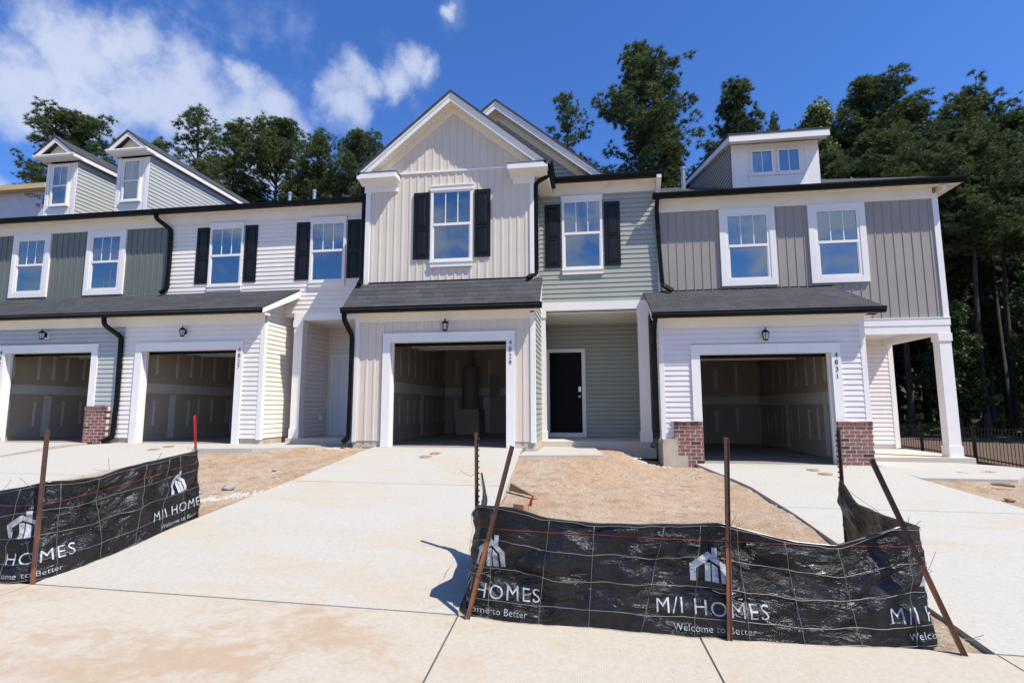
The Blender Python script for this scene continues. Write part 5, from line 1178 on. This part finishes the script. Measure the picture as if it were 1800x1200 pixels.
for i, (p, z0, z1) in enumerate(zip(FP, zg, zt_)):
    bm = B(); box(bm, p[0]-0.035, p[0]+0.035, p[1]-0.035, p[1]+0.035, z0-0.1, z1+0.04); box(bm, p[0]-0.045, p[0]+0.045, p[1]-0.045, p[1]+0.045, z1+0.04, z1+0.07); obj('post', bm, 'wood_far', rail)
bm = B()
for i in range(len(FP)-1):
    a, c = FP[i], FP[i+1]; prism(bm, [(a[0]-0.30, a[1]-0.1, zg[i]-0.4), (c[0]-0.30, c[1]-0.1, zg[i+1]-0.4), (c[0]-0.26, c[1]-0.1, zg[i+1]+0.10), (a[0]-0.26, a[1]-0.1, zg[i]+0.05)], (0.01, 0, 0))
tag(obj('low_barrier', bm, 'fabric'), 'low black fabric barrier along the foot of the picket railing', 'barrier')

# ------------------------------------------------------------------ trees
def mesh_from(name, verts, faces, cols, m, smooth=False):
    me = bpy.data.meshes.new(name); me.from_pydata(verts, [], faces); me.materials.append(M[m])
    if cols is not None:
        ca = me.color_attributes.new('Col', 'FLOAT_COLOR', 'POINT'); flat = []
        for c in cols: flat += [c, c, c, 1.0]
        ca.data.foreach_set('color', flat)
    if smooth: me.polygons.foreach_set('use_smooth', [True]*len(me.polygons))
    me.update(); return me
def rand_dir(r):
    z = r.uniform(-1, 1); a = r.uniform(0, 2*math.pi); s = math.sqrt(1-z*z); return Vector((s*math.cos(a), s*math.sin(a), z))
def pine(seed, H=24.0, R0=3.6, base=0.45, nb=64, dens=1.0, kind='pine'):
    r = random.Random(seed); V, Fc, Cc = [], [], []; bm = B(); lean = Vector((r.uniform(-.02, .02), r.uniform(-.02, .02), 1))
    tr = [lean*(H*t)+Vector((0.15*math.sin(t*5+seed), 0.12*math.cos(t*4+seed*2), 0)) for t in [i/14 for i in range(15)]]
    tube(bm, tr, [0.24*(1-t*0.88/14)+0.02 if False else 0.25*(1-0.9*i/14) for i, t in enumerate(tr)], 10)
    def tuft(p, d, s, c):
        n = r.randint(26, 34) if kind == 'pine' else 12
        for _ in range(n):
            q = (rand_dir(r)+d*0.9).normalized(); L_ = s*r.uniform(0.65, 1.15); o = p+q*L_*0.1
            if kind == 'pine':
                sd_ = q.cross(rand_dir(r)).normalized()*(0.0155*r.uniform(0.7, 1.3)); i = len(V)
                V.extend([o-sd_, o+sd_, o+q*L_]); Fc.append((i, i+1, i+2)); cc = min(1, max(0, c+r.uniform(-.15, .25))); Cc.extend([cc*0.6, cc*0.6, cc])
            else:
                ce = p+rand_dir(r)*s*r.uniform(0.2, 1.3); a1 = rand_dir(r)*0.10*r.uniform(0.7, 1.5); a2 = a1.cross(rand_dir(r)).normalized()*a1.length*0.6; i = len(V)
                V.extend([ce-a1, ce+a2, ce+a1, ce-a2]); Fc.append((i, i+1, i+2, i+3)); cc = min(1, max(0, c+r.uniform(-.3, .3))); Cc.extend([cc]*4)
    for i in range(nb):
        t = (i+r.random())/nb; h = base+(0.985-base)*t; 
        prof = max(0.12, 1-abs((t-0.42)/0.60)**2.3)**0.55 if kind == 'pine' else math.sin(min(1, t*0.86+0.14)*math.pi)**0.6
        if r.random() < 0.12 and kind == 'pine': prof *= 0.45
        ln = R0*prof*r.uniform(0.55, 1.08)*(1.0 if t < 0.85 else 0.8); az = r.uniform(0, 2*math.pi); el = r.uniform(0.05, 0.55)+t*0.75
        ti = h*14; k = min(int(ti), 13); p0 = tr[k].lerp(tr[k+1], ti-k)
        d = Vector((math.cos(az)*math.cos(el), math.sin(az)*math.cos(el), math.sin(el))); pts = [p0]
        for s in range(1, 5): pts.append(p0+d*ln*s/4+Vector((0, 0, -0.10*ln*(s/4)*(1-s/4)*2+r.uniform(-.08, .08))))
        tube(bm, pts, [0.055, 0.045, 0.032, 0.020, 0.010], 5, cap=False)
        bright = r.uniform(0.15, 0.7)
        ncl = max(2, int((1.5+ln*1.5)*dens)) if kind == 'pine' else max(3, int((2+ln*2.6)*dens))
        for c_ in range(ncl):
            s = min(1, 0.30+0.72*((c_+r.random())/ncl)); kk = min(int(s*4), 3); q = pts[kk].lerp(pts[kk+1], s*4-kk)
            so_ = rand_dir(r)*(0.25+ln*0.26)*(1.25-s*0.8)*r.uniform(0.4, 1.0); so_.z = abs(so_.z)*0.5; ce = q+so_; cb = bright+r.uniform(-.2, .2)
            tube(bm, [q, q+so_*0.5+Vector((0, 0, -0.03)), ce], [0.018, 0.012, 0.006], 4, cap=False)
            rc = r.uniform(0.30, 0.52)
            for _ in range(r.randint(6, 9)):
                o2 = rand_dir(r)*rc*r.uniform(0.45, 1.0); o2.z *= 0.62; dd = (o2.normalized()*0.8+Vector((0, 0, 0.5))+d*0.3).normalized()
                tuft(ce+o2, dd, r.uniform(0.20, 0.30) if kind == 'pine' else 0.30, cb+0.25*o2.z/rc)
    for _ in range(int(10*dens)): tuft(tr[-1]+rand_dir(r)*0.4, Vector((0, 0, 1)), 0.35, 0.5)
    me_t = bpy.data.meshes.new('trunk'); bmesh.ops.recalc_face_normals(bm, faces=bm.faces); bm.to_mesh(me_t); bm.free(); me_t.materials.append(M['bark']); me_t.polygons.foreach_set('use_smooth', [True]*len(me_t.polygons))
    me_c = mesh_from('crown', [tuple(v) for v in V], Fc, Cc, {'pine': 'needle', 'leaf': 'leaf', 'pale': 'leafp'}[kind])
    return me_t, me_c
PV = [pine(11, R0=3.7, base=0.45, nb=118, dens=1.25), pine(12, R0=2.2, base=0.52, nb=46, dens=1.0), pine(13, R0=3.5, base=0.60, nb=90, dens=1.3), pine(14, R0=2.7, base=0.56, nb=70, dens=1.2), pine(15, R0=4.0, base=0.62, nb=92, dens=1.25)]
LV = [pine(21, H=12, R0=2.6, base=0.2, nb=44, dens=1.5, kind='leaf'), pine(23, H=18, R0=3.0, base=0.35, nb=46, dens=1.3, kind='pale')]
def tree(name, var, x, y, ztop, sxy, label, cat, group=None, zg=None, rot=0, H=24.0):
    z0 = (-0.6 if x < 8 else -1.2) if zg is None else zg; s = (ztop-z0)/H
    t = thing(name, label, cat, (x, y, z0), group=group); t.scale = (s*sxy, s*sxy, s); t.rotation_euler = (0, 0, rot)
    for nm, me in zip(('trunk', 'crown'), var):
        o = bpy.data.objects.new(nm, me); COL.objects.link(o); o.parent = t
    return t
G1 = 'pines standing behind the houses'
sky_trees = [ # u, v of the top and depth chosen while measuring; stored as world positions
 (-42.5, 27.0, 25.4, 2, 1.25, 0.3, 'rounded pine rising behind the two gabled dormers'),
 (-47.0, 27.0, 18.5, 0, 0.8, 1.0, 'low dark pine at the far left behind the unfinished building'),
 (-33.0, 25.5, 21.4, 3, 0.75, 2.0, 'small pine just right of the second gabled dormer'),
 (-30.2, 26.0, 24.3, 1, 1.35, 0.5, 'tall feathery pine right of the second gabled dormer'),
 (-27.5, 27.0, 23.0, 3, 1.15, 2.2, 'pine half hidden in the left clump above the off-white house'),
 (-24.0, 26.0, 22.6, 2, 1.15, 4.0, 'broad full pine above the two roof vents of the off-white house'),
 (-26.0, 22.0, 17.2, 4, 0.8, 5.0, 'lower bushy pine in front of the clump over the off-white house'),
 (-19.6, 26.0, 21.3, 3, 1.05, 1.2, 'slim pine left of the gable peak, between two rounder pines'),
 (-17.2, 26.0, 21.0, 2, 0.9, 3.1, 'rounded pine nearest the left slope of the tall front gable'),
 (-22.5, 30.0, 20.0, 4, 0.9, 0.1, 'dark pine filling the gap above the off-white roof'),
 (-1.3, 26.0, 22.8, 1, 1.05, 0.9, 'slender open pine just right of the two gable peaks'),
 (3.9, 26.0, 25.5, 0, 1.25, 2.7, 'tallest pine, wide and dark, standing above the sage wing'),
 (6.2, 28.0, 20.0, 3, 1.15, 1.0, 'pine half hidden behind the tallest one, to its right'),
 (9.6, 26.0, 22.8, 3, 1.25, 4.3, 'pine standing alone above the left end of the flat-roofed dormer'),
 (12.9, 27.0, 20.6, 3, 0.45, 0.2, 'small pine tip peeking over the flat-roofed dormer'),
 (18.2, 26.0, 21.6, 2, 1.15, 2.0, 'pine with a forked top just right of the flat-roofed dormer'),
 (20.5, 26.5, 20.0, 2, 1.1, 1.5, 'pine between the fork-topped one and the broad ones at right'),
 (22.9, 25.0, 19.6, 4, 1.15, 0.7, 'broad pine above the right end of the taupe roof'),
 (25.6, 24.0, 18.2, 2, 1.15, 5.1, 'pine with a rounded top near the right edge of the sky'),
 (28.5, 24.0, 17.6, 4, 0.9, 3.0, 'rightmost pine against the sky')]
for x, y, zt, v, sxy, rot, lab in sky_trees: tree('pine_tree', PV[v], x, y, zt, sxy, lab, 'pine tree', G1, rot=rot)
tree('pine_tree', PV[3], 13.4, 29.0, 17.2, 1.3, 'lower dark pine hidden behind the flat-roofed dormer', 'pine tree', G1, rot=1.3)
tree('broadleaf_tree', LV[1], 15.0, 25.0, 20.2, 0.85, 'pale green broadleaf tree behind the right end of the flat-roofed dormer', 'tree', rot=1.0, H=18)
G2 = 'pines of the wood beyond the railing'
for i, (x, y, zt, v, sxy, rot) in enumerate([(17.9, 17.5, 17.5, 4, 1.15, 0.4), (17.6, 24.5, 19.0, 2, 1.1, 2.0), (14.0, 21.5, 17.0, 3, 1.15, 1.2), (20.5, 19.5, 18.2, 4, 1.2, 0), (19.4, 21.5, 16.5, 4, 1.2, 5.2), (22.5, 23.0, 19.5, 2, 1.2, 4), (25.5, 19.0, 17.5, 0, 1.1, 3.3), (12.6, 24.5, 17.5, 0, 1.0, 2.5), (22.5, 15.5, 16.5, 2, 1.1, 1.6), (11.0, 27.0, 17.5, 3, 1.1, 0.8), (27.5, 23.0, 19.0, 4, 1.2, 1.4), (24.5, 10.5, 15.5, 4, 1.2, 2.4), (16.8, 28.5, 20.0, 4, 1.1, 2.2), (15.6, 19.0, 16.0, 0, 1.1, 3.9), (27.0, 6.5, 17.0, 0, 1.3, 0.6), (21.0, 12.5, 15.0, 0, 1.1, 2.9)]):
    zt = 0.777+(0.50+0.02*math.sin(i*2.1))*(-0.1447*x+0.982*(y+10.86))
    if i == 0: tree('pine_tree', PV[v], x, y, zt, sxy, 'near pine with a thick bare trunk just behind the railing at right', 'pine tree', G2, rot=rot)
    else: tree('pine_tree', PV[v], x, y, zt, sxy, 'pine among the dense shaded wood beyond the black railing', 'pine tree', G2, rot=rot)
G3 = 'broadleaf trees of the undergrowth beyond the railing'
for x, y, zt, sxy, rot in [(13.4, 18.6, 4.8, 1.0, 0), (16.9, 17.6, 5.6, 1.0, 1), (19.6, 16.2, 6.2, 1.0, 2), (11.4, 21.0, 5.0, 1.0, 3), (15.4, 22.6, 8.4, 1.0, 4), (18.9, 21.2, 9.0, 1.0, 5), (23.4, 18.6, 8.0, 1.1, 0.5), (9.8, 24.5, 6.5, 1.2, 1.5), (13.4, 26.5, 9.0, 1.1, 2.5), (22.5, 26.5, 10.5, 1.1, 3.5), (17.8, 27.5, 11.0, 1.1, 4.5), (27.5, 21.5, 10.0, 1.1, 0.7), (22.0, 13.4, 6.4, 1.0, 2.2)]:
    tree('broadleaf_tree', LV[0], x, y, zt, sxy, 'small broadleaf tree in the shaded undergrowth beyond the black railing', 'tree', G3, rot=rot, H=12)
# low scrub and the far side of the wood, one mass each
def scrub(name, pts, n, size, m, seed, hfun):
    r = random.Random(seed); V, Fc, Cc = [], [], []
    for _ in range(n):
        cx, cy, cz = pts(r); c = noise.noise(Vector((cx*0.7, cy*0.7, cz*0.7)))*0.5+0.4
        a1 = rand_dir(r)*size*r.uniform(0.6, 1.5); a2 = a1.cross(rand_dir(r)).normalized()*a1.length*0.6; i = len(V); ce = Vector((cx, cy, cz))
        V.extend([tuple(ce-a1), tuple(ce+a2), tuple(ce+a1), tuple(ce-a2)]); Fc.append((i, i+1, i+2, i+3)); cc = min(1, max(0, c+r.uniform(-.25, .25))); Cc.extend([cc]*4)
    o = bpy.data.objects.new(name, mesh_from(name, V, Fc, Cc, m)); COL.objects.link(o); o['kind'] = 'stuff'; return tag(o, hfun[0], hfun[1])
def wall_pts(r):
    t = r.random(); x = -6+52*t; y = 31+r.random()*5+2*noise.noise(Vector((x*0.3, 0, 0))); h = 16.5+3.0*noise.noise(Vector((x*0.25, 1, 0)))+2*noise.noise(Vector((x*0.9, 2, 0)))
    return x, y, -1.4+h*r.random()
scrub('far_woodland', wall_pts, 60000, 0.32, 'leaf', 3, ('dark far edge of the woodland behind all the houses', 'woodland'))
def shrub_pts(r):
    x = r.uniform(8.0, 36); y = r.uniform(18.8-max(0, x-17)*0.6, 29); h = 0.25+0.9*max(0, noise.noise(Vector((x*0.6, y*0.6, 0)))+0.25)
    return x, y, -0.65+h*r.random()
scrub('undergrowth', shrub_pts, 16000, 0.09, 'leaf', 4, ('low leafy ground cover under the shaded trees at right', 'undergrowth'))
